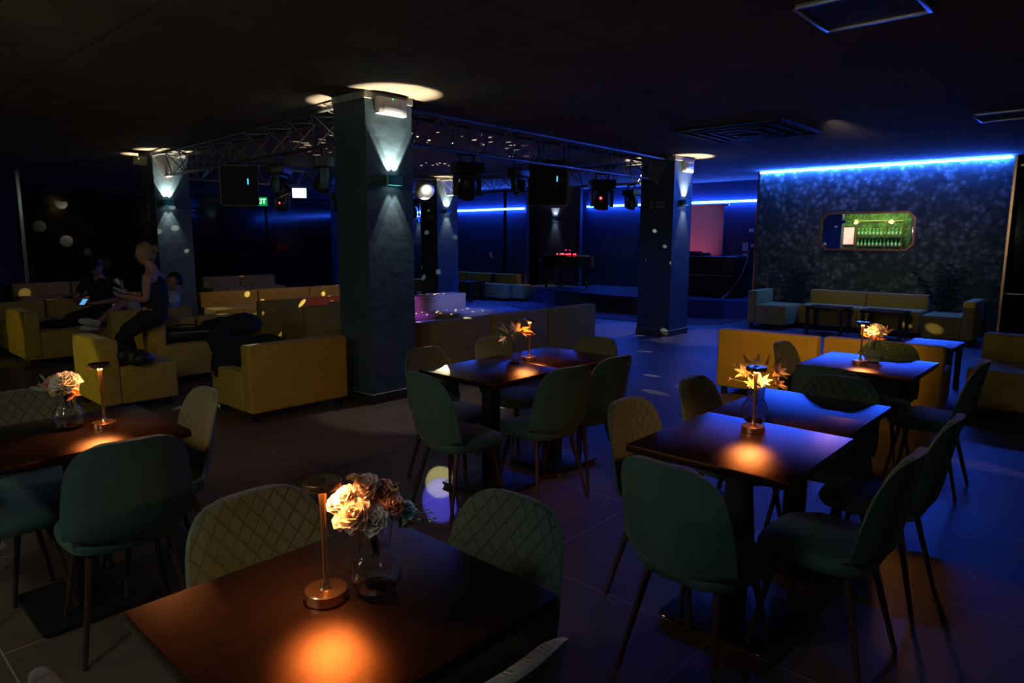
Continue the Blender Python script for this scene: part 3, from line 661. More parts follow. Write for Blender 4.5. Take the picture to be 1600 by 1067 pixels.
# ================================================================== dining tables
def make_table(sx, sy):
    t = thing('dining_table', '', 'table')
    bm = N(); box(bm, (0, 0, 0.7345), (sx, sy, 0.031), 0.003, 2); obj('tabletop', bm, M_wood, t)
    bm = N(); box(bm, (0, 0, 0.37), (0.085, 0.085, 0.70), 0.006); obj('column', bm, M_black, t)
    bm = N(); box(bm, (0, 0, 0.713), (0.36, 0.36, 0.012), 0.002); obj('mounting_plate', bm, M_black, t)
    bm = N(); box(bm, (0, 0, 0.019), (0.44, 0.44, 0.016), 0.004); obj('base_plate', bm, M_black, t)
    for a in (-1, 1):
        for b in (-1, 1):
            bm = N(); lathe(bm, [(0, 0), (0.014, 0), (0.016, 0.006), (0.012, 0.012), (0, 0.012)], 14, (a * 0.2, b * 0.2, 0)); obj('foot_glide', bm, M_chrome, t)
    return t
TB = [(0.785, 1.215, 0.70, 0.645, 'dark wood table nearest the camera, holding the roses and a brass lamp'),
      (0.78, 3.19, 0.70, 0.645, 'dark wood table at the left edge of the picture'),
      (2.96, 2.885, 0.632, 0.64, 'left half of the dark middle table, with the white light spot on its corner'),
      (3.593, 2.885, 0.632, 0.64, 'right half of the dark middle table, beneath the lilies and lamp'),
      (2.565, 1.093, 0.70, 0.64, 'near half of the right double table, lit orange by its lamp'),
      (3.267, 1.11, 0.70, 0.62, 'far half of the right double table, tinted blue and violet'),
      (4.82, 1.228, 0.70, 0.675, 'rear table glowing solid blue, holding the white puff of flowers')]
for i, (x, y, sx, sy, lab) in enumerate(TB):
    t = make_table(sx, sy); t.location = (x, y, 0); t['label'] = lab; t['group'] = 'dark wood dining tables'

# ================================================================== table lamps
def make_lamp():
    t = thing('table_lamp', '', 'lamp')
    bm = N(); lathe(bm, [(0, 0), (0.045, 0), (0.047, 0.002), (0.047, 0.024), (0.045, 0.026), (0, 0.026)], 48); obj('base', bm, M_copper, t)
    bm = N(); lathe(bm, [(0.014, 0.026), (0.009, 0.034), (0.006, 0.05), (0.0055, 0.15), (0.007, 0.22), (0.0095, 0.252), (0, 0.262)], 24); obj('pole', bm, M_copper, t)
    bm = N(); lathe(bm, [(0.0375, 0.262), (0.041, 0.262), (0.042, 0.264), (0.042, 0.276), (0.040, 0.278), (0, 0.278), ], 48)
    lathe(bm, [(0.0375, 0.262), (0.0375, 0.266), (0, 0.266)], 48); h = obj('head', bm, M_copper, t)
    bm = N(); lathe(bm, [(0.012, 0.2605), (0.036, 0.2625), (0.036, 0.2655), (0.012, 0.2655), (0.012, 0.2605)], 40); obj('diffuser', bm, M_orange_disc, h)
    bm = N(); lathe(bm, [(0, 0.278), (0.008, 0.278), (0.008, 0.2795), (0, 0.2795)], 16); obj('touch_switch', bm, M_black, h)
    return t
lamp = make_lamp()
LP = [(0.765, 1.262, 'brass table lamp beside the roses on the table nearest the camera'),
      (0.893, 3.17, 'brass table lamp on the left table, before the mustard armchair'),
      (3.365, 2.92, 'slim brass table lamp beside the lilies on the middle table'),
      (2.735, 1.12, 'brass table lamp in front of the starry flowers on the double table'),
      (4.755, 1.262, 'brass table lamp beside the white puff on the blue rear table')]
for i, (x, y, lab) in enumerate(LP): place(lamp, i == 0, (x, y, 0.75), 0, lab, 'brass table lamps')

# ================================================================== vases
def make_vase():
    t = thing('vase', '', 'vase')
    o_ = [(0.0, 0.0), (0.030, 0.0), (0.046, 0.010), (0.0575, 0.034), (0.0585, 0.055), (0.052, 0.078), (0.042, 0.092), (0.0365, 0.102), (0.0355, 0.12), (0.0385, 0.15), (0.042, 0.17)]
    i_ = [(0.0395, 0.17), (0.036, 0.15), (0.033, 0.12), (0.034, 0.102), (0.0395, 0.091), (0.0495, 0.077), (0.056, 0.055), (0.055, 0.035), (0.044, 0.012), (0.028, 0.005), (0.0, 0.005)]
    bm = N(); lathe(bm, o_ + i_, 48); obj('glass_body', bm, M_glass, t)
    bm = N()
    for k in range(5): tube(bm, [(0.022 * math.cos(k * 1.3), 0.022 * math.sin(k * 1.3), 0.012), (0.012 * math.cos(k * 1.3 + 2.4), 0.012 * math.sin(k * 1.3 + 2.4), 0.165)], 0.0018, 6)
    return t, bm
VS = [(0.862, 1.208, 'round-bellied clear glass vase holding the roses on the nearest table'),
      (0.785, 3.265, 'round-bellied clear glass vase on the left table'),
      (3.235, 2.945, 'round-bellied clear glass vase of lilies on the middle table'),
      (2.885, 1.178, 'round-bellied clear glass vase behind the lamp on the double table'),
      (4.875, 1.215, 'round-bellied clear glass vase on the blue rear table')]
v0, stems = make_vase(); stem_me = stems
for i, (x, y, lab) in enumerate(VS): place(v0, i == 0, (x, y, 0.75), i * 0.6, lab, 'round glass vases')

# ================================================================== bouquets
def petal(bm, base, az, tilt, L, W, cup=0.3, pointed=False, roll=0.0, n=4, m=4, th=0.0):
    """petal rooted at base, rising at angle tilt from vertical towards azimuth az, cupped"""
    dirh = Vector((math.cos(az), math.sin(az), 0)); side = Vector((-math.sin(az), math.cos(az), 0))
    g = []; pos = Vector(base); ang = tilt
    for i in range(n + 1):
        f = i / n
        wd = W * (math.sin(PI * min(1, f * 0.92 + 0.08)) ** 0.6 if not pointed else math.sin(PI * (f * 0.9 + 0.08)) ** 0.9 * (1 - f * 0.3))
        if i == n and pointed: wd = W * 0.03
        d = dirh * math.sin(ang) + Vector((0, 0, 1)) * math.cos(ang)
        nn = d.cross(side)
        row = []
        for j in range(m + 1):
            u = -1 + 2 * j / m
            row.append(bm.verts.new(pos + side * u * wd * 0.5 + nn * (-(u * u)) * cup * wd * -0.5))
        g.append(row); pos = pos + d * (L / n); ang += roll / n
    for i in range(n):
        for j in range(m): bm.faces.new((g[i][j], g[i][j + 1], g[i + 1][j + 1], g[i + 1][j]))
def place_bm(bm, start, c, d):
    vs_ = list(bm.verts)[start:]
    q = Vector((0, 0, 1)).rotation_difference(Vector(d).normalized()).to_matrix().to_4x4()
    bmesh.ops.transform(bm, matrix=Matrix.Translation(c) @ q, verts=vs_)
def rose(bm, c, r, d, rnd, layers=5):
    s = len(bm.verts)
    for k in range(layers):
        f = k / (layers - 1); n = 3 + k; 
        for j in range(n):
            petal(bm, (0, 0, -r * 0.5 + 0.1 * r * (1 - f)), 2 * PI * j / n + k * 0.9 + rnd.uniform(-.2, .2), 0.05 + 0.75 * f, r * (1.25 + 0.15 * f), r * (0.7 + 0.75 * f), 0.7, False, -0.5 + 1.5 * f, 4, 4)
    bm.verts.ensure_lookup_table(); place_bm(bm, s, c, d)
def lily(bm, c, r, d, rnd, n=6):
    s = len(bm.verts)
    for j in range(n): petal(bm, (0, 0, -r * 0.3), 2 * PI * j / n + rnd.uniform(-.15, .15), 0.35 + rnd.uniform(-.1, .2), r * 1.25, r * 0.42, 0.35, True, 0.9, 5, 2)
    bm.verts.ensure_lookup_table(); place_bm(bm, s, c, d)
def puff(bm, c, r, d, rnd, n=60):
    s = len(bm.verts)
    for j in range(n):
        a = rnd.uniform(0, 2 * PI); el = rnd.uniform(0.1, 1.5)
        p = Vector((math.cos(a) * math.sin(el), math.sin(a) * math.sin(el), math.cos(el) * 0.8)) * r * 0.8
        petal(bm, p, a + rnd.uniform(-.6, .6), el + rnd.uniform(-.3, .3), r * 0.45, r * 0.45, 0.5, False, 0.6, 2, 2)
    sphere(bm, (0, 0, 0.0), r * 0.72, 12, 8)
    bm.verts.ensure_lookup_table(); place_bm(bm, s, c, d)
def leafp(bm, c, d, L, W, rnd):
    s = len(bm.verts); petal(bm, (0, 0, 0), rnd.uniform(0, 6.28), 0.1, L, W, 0.25, True, rnd.uniform(-.3, .8), 5, 2)
    bm.verts.ensure_lookup_table(); place_bm(bm, s, c, d)
def sprig(bm, c, d, L, rnd, blob=0.006):
    c = Vector(c); d = Vector(d).normalized(); e = c + d * L
    tube(bm, [c, (c + e) / 2 + Vector((0, 0, 0.01)), e], 0.0012, 5)
    for k in range(9):
        f = 0.45 + 0.55 * k / 8; q = c.lerp(e, f) + Vector([rnd.uniform(-1, 1) * 0.014 for _ in range(3)])
        sphere(bm, q, blob, 6, 4, (1, 1, 0.6)); 
def bouquet(loc, kind, label, rz=0.0):
    rnd = random.Random(hash(kind) % 97 + len(label)); rnd = random.Random(len(label) * 7 + len(kind))
    t = thing('bouquet', label, 'flowers', (loc[0], loc[1], 0.75), rz)
    bm = N(); Z = 0.165
    for k in range(7): tube(bm, [(0.008 * math.cos(k * 1.1), 0.008 * math.sin(k * 1.1), 0.085), (-0.008 * math.cos(k), 0.01 * math.sin(k * 2), 0.12), (0.02 * math.cos(k * 0.9), 0.02 * math.sin(k * 0.9), Z + 0.02)], 0.0017, 6)
    obj('stems', bm, M_leafg, t)
    def part(nm, f, m):
        b = N(); f(b); return obj(nm, b, m, t, recalc=False)
    # axis: local -x is picture left, +x right (screen right is about world (0.675,-0.738))
    sr = Vector((0.675, -0.738, 0)).normalized(); up_ = Vector((0, 0, 1)); bk = Vector((0.738, 0.675, 0)).normalized()
    def pos(a, h, b=0.0): return sr * a + up_ * (Z + h) + bk * b
    if kind == 'roses':
        for a, h, b, r, m in ((-0.058, 0.060, -0.01, 0.030, M_petal), (-0.030, 0.035, -0.045, 0.036, M_petal), (0.008, 0.022, -0.045, 0.032, M_petal_white), (-0.015, 0.085, 0.0, 0.028, M_petal),
                           (0.022, 0.066, 0.01, 0.030, M_petal_pink), (-0.062, 0.018, -0.02, 0.026, M_petal), (-0.035, 0.002, -0.03, 0.018, M_petal_pink), (0.045, 0.045, -0.01, 0.024, M_petal_pink), (-0.085, 0.045, 0.0, 0.022, M_petal)):
            part('rose', lambda bb, a=a, h=h, b=b, r=r: rose(bb, pos(a, h, b), r, (sr * a * 8 - bk * 0.8 + up_ * 0.9), rnd), m)
        part('small_blue_flower', lambda bb: rose(bb, pos(0.072, 0.03, 0), 0.02, (sr - bk + up_ * 0.7), rnd, 4), M_petal_blue)
        part('bud', lambda bb: rose(bb, pos(-0.045, 0.105, 0.0), 0.014, up_, rnd, 3), M_petal_yel)
        for a, h in ((0.02, 0.0), (0.055, 0.0), (-0.01, -0.005), (0.04, 0.085)): part('leaf', lambda bb, a=a, h=h: [leafp(bb, pos(a, h), sr * (a * 9 + rnd.uniform(-.4, .4)) - bk * 0.6 + up_ * 0.3, 0.055, 0.028, rnd) for _ in range(3)], M_leafg)
        part('sprig', lambda bb: sprig(bb, pos(0.05, 0.01), sr + up_ * 0.15, 0.085, rnd, 0.0045), M_leafb)
    elif kind == 'peony':
        part('peony', lambda bb: rose(bb, pos(0.022, 0.035, -0.025), 0.052, (sr * 0.3 - bk * 0.6 + up_), rnd, 6), M_petal_white)
        part('peony', lambda bb: rose(bb, pos(-0.04, 0.028, 0.0), 0.046, (-sr * 0.4 - bk * 0.4 + up_), rnd, 6), M_petal_pink)
        part('small_flower', lambda bb: rose(bb, pos(-0.005, 0.01, -0.05), 0.024, (-bk + up_ * 0.6), rnd, 4), M_petal_yel)
        part('orange_leaf', lambda bb: [leafp(bb, pos(0.02 + 0.012 * k, 0.005), sr * (1 - 0.5 * k) - bk * 0.8 - up_ * (0.15 + 0.5 * (k % 2)), 0.07, 0.035, rnd) for k in range(4)], M_leafo)
        part('leaf', lambda bb: [leafp(bb, pos(-0.03 - 0.008 * k, 0.0), -sr * 1.0 - bk * rnd.uniform(-.5, .8) + up_ * rnd.uniform(0, .5), 0.075, 0.022, rnd) for k in range(7)], M_leafg)
        part('pink_bud', lambda bb: lily(bb, pos(-0.10, 0.02), 0.016, -sr + up_ * 0.3, rnd), M_petal_pink)
        part('dry_sprig', lambda bb: leafp(bb, pos(-0.06, 0.02), -sr + up_ * 1.1, 0.07, 0.012, rnd), M_leafg)
    elif kind == 'lilies':
        part('lily', lambda bb: lily(bb, pos(0.0, 0.055, -0.02), 0.055, (-bk + up_ * 0.7), rnd), M_petal_white)
        part('lily', lambda bb: lily(bb, pos(-0.062, 0.0, -0.02), 0.045, (-sr * 0.9 - bk - up_ * 0.5), rnd), M_petal_white)
        part('lily', lambda bb: lily(bb, pos(0.045, 0.035, 0.0), 0.05, (sr - bk * 0.4 + up_ * 0.4), rnd), M_petal_pink)
        part('orange_leaf', lambda bb: [leafp(bb, pos(0.01 + 0.012 * k, 0.04), sr * (-0.3 + 0.45 * k) - bk * 0.2 + up_ * (1.2 - 0.4 * k), 0.085, 0.035, rnd) for k in range(5)], M_leafo)
        part('leaf', lambda bb: [leafp(bb, pos(-0.03 - 0.006 * k, 0.02), -sr * 1.0 - bk * rnd.uniform(-.5, .8) + up_ * rnd.uniform(-.2, 1), 0.07, 0.022, rnd) for k in range(9)], M_leafg)
        part('sprig', lambda bb: [sprig(bb, pos(-0.04, 0.03), -sr * 0.8 + up_ * q, 0.075, rnd, 0.004) for q in (0.4, 1.2)], mat('white_sprig', (0.6, 0.6, 0.5), 0.6))
    elif kind == 'stars':
        for a, h, b, r in ((-0.055, 0.055, -0.01, 0.055), (0.075, 0.055, -0.02, 0.06), (0.0, 0.02, -0.05, 0.055), (-0.01, 0.085, -0.01, 0.045), (0.085, 0.005, 0.0, 0.05), (-0.03, 0.005, -0.03, 0.045)):
            part('star_flower', lambda bb, a=a, h=h, b=b, r=r: [lily(bb, pos(a, h, b), r, (sr * a * 9 - bk * 0.8 + up_ * 0.8), rnd, 7), lily(bb, pos(a, h, b), r * 0.6, (sr * a * 9 - bk * 0.8 + up_ * 0.8), rnd, 6)], M_petal_yel if a != 0 else M_petal_white)
        part('small_pink_flower', lambda bb: [lily(bb, pos(-0.115, 0.03), 0.018, -sr + up_ * 0.2, rnd), lily(bb, pos(-0.10, 0.09), 0.016, -sr + up_, rnd), lily(bb, pos(0.125, -0.01), 0.018, sr, rnd)], M_petal_pink)
        part('dry_leaf', lambda bb: [leafp(bb, pos(0.03 * k - 0.03, 0.07), sr * (k - 1) * 0.5 + up_ * 1.2, 0.08, 0.018, rnd) for k in range(4)], M_leafo)
        part('stem_sprig', lambda bb: [tube(bb, [pos(-0.03, 0.01), pos(-0.11, 0.03)], 0.0012, 5), tube(bb, [pos(-0.03, 0.03), pos(-0.10, 0.09)], 0.0012, 5), tube(bb, [pos(0.03, 0.01), pos(0.12, -0.01)], 0.0012, 5)], M_leafg)
    else:
        part('white_puff', lambda bb: puff(bb, pos(0.0, 0.03, 0.0), 0.062, (-bk * 0.2 + up_), rnd, 90), M_petal_white)
        part('orange_leaf', lambda bb: [leafp(bb, pos(-0.02, 0.01), -sr - bk * 0.3 * k + up_ * 0.25, 0.09, 0.035, rnd) for k in range(2)] + [leafp(bb, pos(0.03, 0.01), sr + bk * 0.3 * k + up_ * 0.55, 0.11, 0.028, rnd) for k in range(3)], M_leafo)
        part('hanging_sprig', lambda bb: sprig(bb, pos(0.045, 0.0, -0.01), sr * 0.5 - up_ * 0.9, 0.09, rnd, 0.006), M_petal_pink)
        part('under_leaf', lambda bb: [leafp(bb, pos(0.0, 0.0, -0.02), sr * rnd.uniform(-1, 1) - bk + up_ * 0.1, 0.06, 0.03, rnd) for k in range(5)], M_leafo)
bouquet(VS[0], 'roses', 'cream and blush roses with a small blue flower, on the nearest table')
bouquet(VS[1], 'peony', 'white and pink peonies with orange leaves on the left table')
bouquet(VS[2], 'lilies', 'white lilies with orange autumn leaves on the middle table')
bouquet(VS[3], 'stars', 'spiky pale yellow star flowers behind the lamp on the double table')
bouquet(VS[4], 'puff', 'round white blossom puff with orange leaves on the blue rear table')

# ================================================================== sofas
def sofa(x, y, face, w, d, label, group=None, h=0.66, bt=0.16, name='sofa', cat='sofa', noback=False, m=None):
    """module; x, y is the middle of the rear edge; faces along the angle face; w wide, d deep"""
    m = m or M_velvet
    t = thing(name, label, cat, (x, y, 0), R(face) - PI / 2, group)
    if not noback:
        bm = N(); box(bm, (0, bt / 2, 0.08 + (h - 0.08) / 2), (w - 0.006, bt - 0.004, h - 0.08), 0.02, 3); obj('backrest', bm, m, t)
        bm = N(); box(bm, (0, bt + (d - bt) / 2, 0.08 + 0.17), (w - 0.006, d - bt, 0.34), 0.018, 3); obj('seat', bm, m, t)
    else:
        bm = N(); box(bm, (0, d / 2, 0.25), (w, d, 0.34), 0.018, 3); obj('seat', bm, m, t)
    for sx in (-1, 1):
        for yy in (0.07, d - 0.07):
            bm = N(); box(bm, (sx * (w / 2 - 0.07), yy, 0.04), (0.05, 0.05, 0.082)); obj('foot', bm, M_black, t)
    return t
GS = 'mustard velvet sofa modules'
sofa(3.08, 5.335, 90, 0.96, 0.74, 'mustard sofa beside the nearest pillar, its plain back to the camera, jackets on it', GS)
sofa(1.84, 6.91, 0, 0.78, 0.64, 'mustard armchair behind the left table, facing right, black bag on its seat', GS, name='armchair', cat='armchair')
sofa(2.92, 8.02, -90, 0.62, 0.62, 'mustard sofa module carrying the long tube bag', GS)
sofa(3.49, 8.02, -90, 0.44, 0.62, 'narrow mustard module beside the tube-bag module, under black clothes', GS)
sofa(2.60, 7.72, 0, 0.5, 0.17, 'narrow mustard side piece the standing woman leans on', GS, bt=0.16)
sofa(3.22, 9.12, 90, 0.98, 0.72, 'mustard sofa with its back to us, person in pale shirt lying on it', GS)
sofa(1.97, 10.15, 0, 0.95, 0.66, 'mustard module at the far left, seen end-on, black clothes on its seat', GS)
sofa(2.30, 11.60, -90, 0.60, 0.66, 'mustard module behind the black clothes, left of the seated man', GS)
sofa(2.96, 11.62, -90, 0.66, 0.66, 'mustard module directly behind the seated man in black', GS)
for i, (x, lab) in enumerate(((3.62, 'dim mustard module by the left wall, behind the seated man'), (4.62, 'dim mustard module by the left wall, left of the pillar'), (7.15, 'dim olive module by the left wall, just right of the pillar'), (8.05, 'dim olive module by the left wall, furthest right'))):
    sofa(x, 16.15 if x < 5 else 15.95, -90, 0.98 if x < 5 else 0.88, 0.66, lab, GS)
for i, (x, w, lab) in enumerate(((5.22, 1.0, 'yellow sofa module with bright light dots, left end of the dance floor row'), (6.23, 1.0, 'yellow sofa module with bright light dots, middle of the dance floor row'), (7.24, 1.0, 'yellow sofa module with bright light dots, partly behind the nearest pillar'))):
    sofa(x, 11.42, -90, w, 0.7, lab, GS)
sofa(5.22, 9.13, 90, 1.10, 0.7, 'brownish sofa module, its high back before the dotted yellow row', GS)
sofa(6.25, 9.15, 90, 0.94, 0.7, 'red-lit sofa module beside the brownish one, at the pillar edge', GS)
sofa(5.18, 7.93, 90, 0.98, 0.7, 'greyish-lit sofa module just left of the nearest pillar', GS)
sofa(7.22, 8.55, -90, 1.2, 0.98, 'sofa module lit pale blue and dotted white, right of the nearest pillar', GS, bt=0.36)
sofa(6.0, 8.55, -90, 1.2, 0.98, 'sofa module lit pink-violet beside the pale blue one', GS, bt=0.36)
for i, (x0, x1, lab) in enumerate(((4.57, 5.64, 'olive sofa module, back to the middle table, nearest the pillar'), (5.65, 6.69, 'olive sofa module, back to the middle table, in the middle of three'), (6.70, 7.74, 'olive sofa module, back to the middle table, furthest right'))):
    sofa((x0 + x1) / 2, 5.49, 90, x1 - x0, 0.7, lab, GS)
sofa(6.42, 2.56, 4, 0.95, 0.66, 'amber-lit sofa module facing away, left one behind the blue rear table', GS)
sofa(6.55, 1.58, 4, 0.96, 0.66, 'amber-lit sofa module facing away, right one behind the blue rear table', GS)
sofa(12.17, 5.06, -90, 0.78, 0.68, 'armchair at the left end of the wallpaper wall, teal light on its back', GS, name='armchair', cat='armchair')
sofa(12.28, 1.66, 90, 0.78, 0.68, 'armchair at the right end of the wallpaper wall, gold light on its corner', GS, name='armchair', cat='armchair')
sofa(13.0, 3.87, 180, 0.94, 0.66, 'sofa module against the floral wallpaper, left of the pair', GS)
sofa(13.0, 2.92, 180, 0.94, 0.66, 'sofa module against the floral wallpaper, right of the pair', GS)
sofa(8.12, 0.50, 180, 1.04, 0.97, 'pale olive sofa module cut by the right picture edge', GS, bt=0.2)
for i in range(4):
    sofa(12.98, 11.2 + 0.99 * i + 0.6 if i else 12.02, 180, 0.96, 0.6, ['bench sofa under the far neon tube, its end lit orange', 'bench sofa under the far neon tube, second from its lit end', 'bench sofa under the far neon tube, third from its lit end', 'bench sofa behind the pillar beside the mirror ball'][i], GS)
sofa(12.9, 11.3, 180, 0.34, 0.36, 'small orange-lit stool at the left end of the stage', None, name='stool', cat='stool', noback=True)

# low coffee tables
def coffee(x, y, sx, sy, h, label, m=None, rz=0):
    t = thing('coffee_table', label, 'coffee table', (x, y, 0), rz, 'low black coffee tables')
    bm = N(); box(bm, (0, 0, h - 0.02), (sx, sy, 0.04), 0.003); obj('tabletop', bm, m or M_wood, t)
    for a in (-1, 1):
        for b in (-1, 1):
            bm = N(); box(bm, (a * (sx / 2 - 0.04), b * (sy / 2 - 0.04), (h - 0.04) / 2), (0.05, 0.05, h - 0.04)); obj('leg', bm, M_black, t)
coffee(8.1, 1.46, 0.6, 0.46, 0.5, 'low coffee table with solid blue-lit top behind the rear dining table')
coffee(11.95, 3.72, 0.5, 0.62, 0.45, 'low black coffee table before the wallpaper sofa, left one')
coffee(11.95, 2.86, 0.5, 0.62, 0.45, 'low black coffee table before the wallpaper sofa, right one')
coffee(5.75, 6.75, 0.9, 0.6, 0.45, 'low black coffee table between the olive and blue-lit sofas')
coffee(4.2, 14.9, 0.9, 0.6, 0.45, 'low black coffee table before the sofas at the left wall')
coffee(6.0, 10.25, 0.7, 0.4, 0.45, 'low black coffee table before the dotted yellow sofas')
coffee(3.25, 10.35, 0.42, 0.3, 0.42, 'small dark coffee table beside the seated man')
coffee(11.9, 12.35, 0.5, 0.62, 0.5, 'low black table by the far bench, nearest the stage')
coffee(11.9, 13.35, 0.5, 0.62, 0.5, 'low black table by the far bench, further from the stage')

# ================================================================== piano
t = thing('grand_piano', 'black grand piano standing on the stage, red light on its top', 'piano', (13.2, 10.15, 0.37), R(-92))
out = [(-0.60, -0.38), (-0.60, 0.10), (-0.58, 0.38), (-0.30, 0.42), (0.0, 0.40), (0.25, 0.28), (0.42, 0.22), (0.62, 0.18), (0.70, 0.02), (0.66, -0.2), (0.5, -0.38)]
bm = N(); prism(bm, out, 0.52, 0.78); bmesh.ops.bevel(bm, geom=bm.edges[:], offset=0.008, segments=2, affect='EDGES'); obj('case', bm, M_blackgloss, t)
bm = N(); prism(bm, [(x * 0.97, y * 0.97) for x, y in out if x < 0.45], 0.785, 0.81); obj('lid', bm, M_blackgloss, t)
bm = N(); box(bm, (-0.66, 0, 0.60), (0.16, 0.76, 0.09), 0.01); k_ = obj('key_bed', bm, M_blackgloss, t)
bm = N(); box(bm, (-0.68, 0, 0.651), (0.10, 0.68, 0.012)); obj('keyboard', bm, M_white, k_)
for x, y in ((-0.52, -0.3), (-0.52, 0.3), (0.5, 0.0)):
    bm = N(); lathe(bm, [(0, 0), (0.03, 0), (0.03, 0.04), (0.022, 0.06), (0.03, 0.35), (0.045, 0.45), (0.045, 0.53), (0, 0.53)], 14, (x, y, 0)); obj('leg', bm, M_blackgloss, t)
bm = N(); box(bm, (-0.35, 0, 0.25), (0.02, 0.05, 0.5)); box(bm, (-0.36, 0, 0.08), (0.06, 0.22, 0.05)); obj('pedal_lyre', bm, M_blackgloss, t)
spot('piano_red', (12.6, 10.4, 2.3), (13.2, 10.4, 1.17), 3, (1, 0.01, 0.02), 40, 0.5, 0.02)
bm = N(); lathe(bm, [(0, 0), (0.035, 0), (0.036, 0.12), (0.014, 0.17), (0.012, 0.26), (0.014, 0.27), (0, 0.27)], 16); tag(obj('bottle', bm, M_glass, loc=(13.2, 10.42, 1.182)), 'clear bottle standing on the piano', 'bottle')
bm = N(); lathe(bm, [(0, 0), (0.055, 0), (0.07, 0.06), (0.06, 0.12), (0.05, 0.13), (0, 0.12)], 16); tag(obj('glass_jar', bm, M_glass, loc=(13.22, 10.26, 1.182)), 'round glass jar beside the bottle on the piano', 'jar')
bm = N()
for k in range(9): sphere(bm, (0.03 * math.sin(k * 2.1), -0.27 + 0.068 * k, 0.012), 0.014, 8, 6)
tag(obj('fairy_light_string', bm, M_redled, loc=(13.2, 10.28, 1.182)), 'string of small red lights lying on the piano', 'lights')

# ================================================================== projection screen, console, papers
t = thing('projection_screen', 'white roll-down projection screen, pink light at its foot', 'projection screen', (14.62, 7.98, 0))
bm = N(); tube(bm, [(0, -1.16, 2.33), (0, 1.16, 2.33)], 0.035, 12); obj('roller_case', bm, M_white, t)
bm = N(); box(bm, (0.0, 0, 1.50), (0.006, 2.1, 1.62)); obj('sheet', bm, M_screen, t, smooth=False)
bm = N(); box(bm, (0.0, 0, 0.675), (0.03, 2.2, 0.03), 0.004); obj('bottom_bar', bm, M_white, t)
t = thing('dj_console', 'big black console desk standing before the projection screen', 'console', (13.55, 6.75, 0.37))
bm = N(); box(bm, (0, 0, 0.42), (0.7, 1.55, 0.84), 0.01); obj('desk', bm, M_black, t)
bm = N(); box(bm, (0.05, 0.3, 0.87), (0.4, 0.5, 0.07), 0.008); box(bm, (0.05, 0.3, 0.92), (0.2, 0.2, 0.03), 0.004); obj('mixer', bm, M_plast, t)
bm = N(); box(bm, (-0.37, 0, 0.45), (0.02, 1.5, 0.015)); obj('front_rail', bm, M_piping, t)
bm = N(); box(bm, (0.1, -0.5, 0.85), (0.35, 0.4, 0.03), 0.004); obj('laptop', bm, M_plast, t)
bm = N(); tube(bm, [(13.3, 5.75, 1.35), (13.28, 5.77, 1.1), (13.2, 5.85, 0.8), (13.05, 6.0, 0.5), (12.95, 6.1, 0.372)], 0.012, 8)
tag(obj('cable', bm, M_piping), 'thin grey cable hanging beside the console on the stage', 'cable')
for i, (y, z, w, h, lab) in enumerate(((6.43, 1.40, 0.11, 0.16, 'larger white paper sheet pinned on the wall right of the screen'), (6.42, 1.20, 0.12, 0.09, 'lowest white paper pinned on the wall right of the screen'), (6.31, 1.76, 0.09, 0.06, 'highest small paper pinned on the wall right of the screen'), (6.27, 1.43, 0.06, 0.06, 'small paper beside the larger sheet right of the screen'))):
    bm = N(); box(bm, (14.69, y, z), (0.004, w * 1.2, h * 1.2)); tag(obj('paper_note', bm, M_white, smooth=False), lab, 'paper')

# ================================================================== plants by the wallpaper wall
def palm(x, y, label, seed, s=1.0):
    rnd = random.Random(seed); t = thing('potted_palm', label, 'plant', (x, y, 0))
    bm = N(); lathe(bm, [(0, 0), (0.13, 0), (0.17, 0.3), (0.155, 0.3), (0.13, 0.26), (0, 0.26)], 20); obj('pot', bm, M_black, t)
    bm = N()
    for k in range(15):
        a = rnd.uniform(0, 6.28); el = rnd.uniform(0.05, 0.42); L = rnd.uniform(0.8, 1.15) * s
        pts = [Vector((0, 0, 0.26))]
        ang = el * 0.4
        for i in range(7):
            ang += el * 0.2; pts.append(pts[-1] + Vector((math.cos(a) * math.sin(ang), math.sin(a) * math.sin(ang), math.cos(ang))) * L / 7)
        tube(bm, pts, [0.008 - 0.001 * i for i in range(8)], 5)
        sd = Vector((-math.sin(a), math.cos(a), 0))
        for i in range(3, 8):
            for sg in (-1, 1):
                p = pts[i]; q = p + sd * sg * 0.16 * s + (pts[i] - pts[i - 1]) * 0.9 - Vector((0, 0, 0.04))
                v = [bm.verts.new(c) for c in (p, p.lerp(q, 0.5) + Vector((0, 0, 0.018)), q, p.lerp(q, 0.5) - Vector((0, 0, 0.018)))]; bm.faces.new(v)
    obj('fronds', bm, M_palm, t)
palm(12.6, 4.52, 'dark potted palm between the left armchair and wallpaper sofa', 3, 0.8)
palm(12.6, 2.22, 'dark potted palm between the wallpaper sofa and right armchair', 5, 0.8)

# ================================================================== octagonal mirror on the wallpaper
def octagon(w, h, c): return [(-w + c, -h), (w - c, -h), (w, -h + c), (w, h - c), (w - c, h), (-w + c, h), (-w, h - c), (-w, -h + c)]
t = thing('wall_mirror', 'wide mirror with clipped corners in a thin copper frame on the floral wall', 'mirror', (12.96, 3.52, 1.705), 0)
TM = Matrix.Rotation(R(4.3), 4, 'Z')
bm = N(); Mx = TM @ Matrix.Rotation(-PI / 2, 4, 'Y') @ Matrix.Rotation(PI / 2, 4, 'Z')
def ring(bm, a, b, z0, z1, M):
    n = len(a); v = [[bm.verts.new((x, y, z)) for x, y in q] for q, z in ((a, z0), (a, z1), (b, z1), (b, z0))]
    for i in range(4):
        for k in range(n): bm.faces.new((v[i][k], v[i][(k + 1) % n], v[(i + 1) % 4][(k + 1) % n], v[(i + 1) % 4][k]))
    bmesh.ops.transform(bm, matrix=M, verts=[q for w_ in v for q in w_])
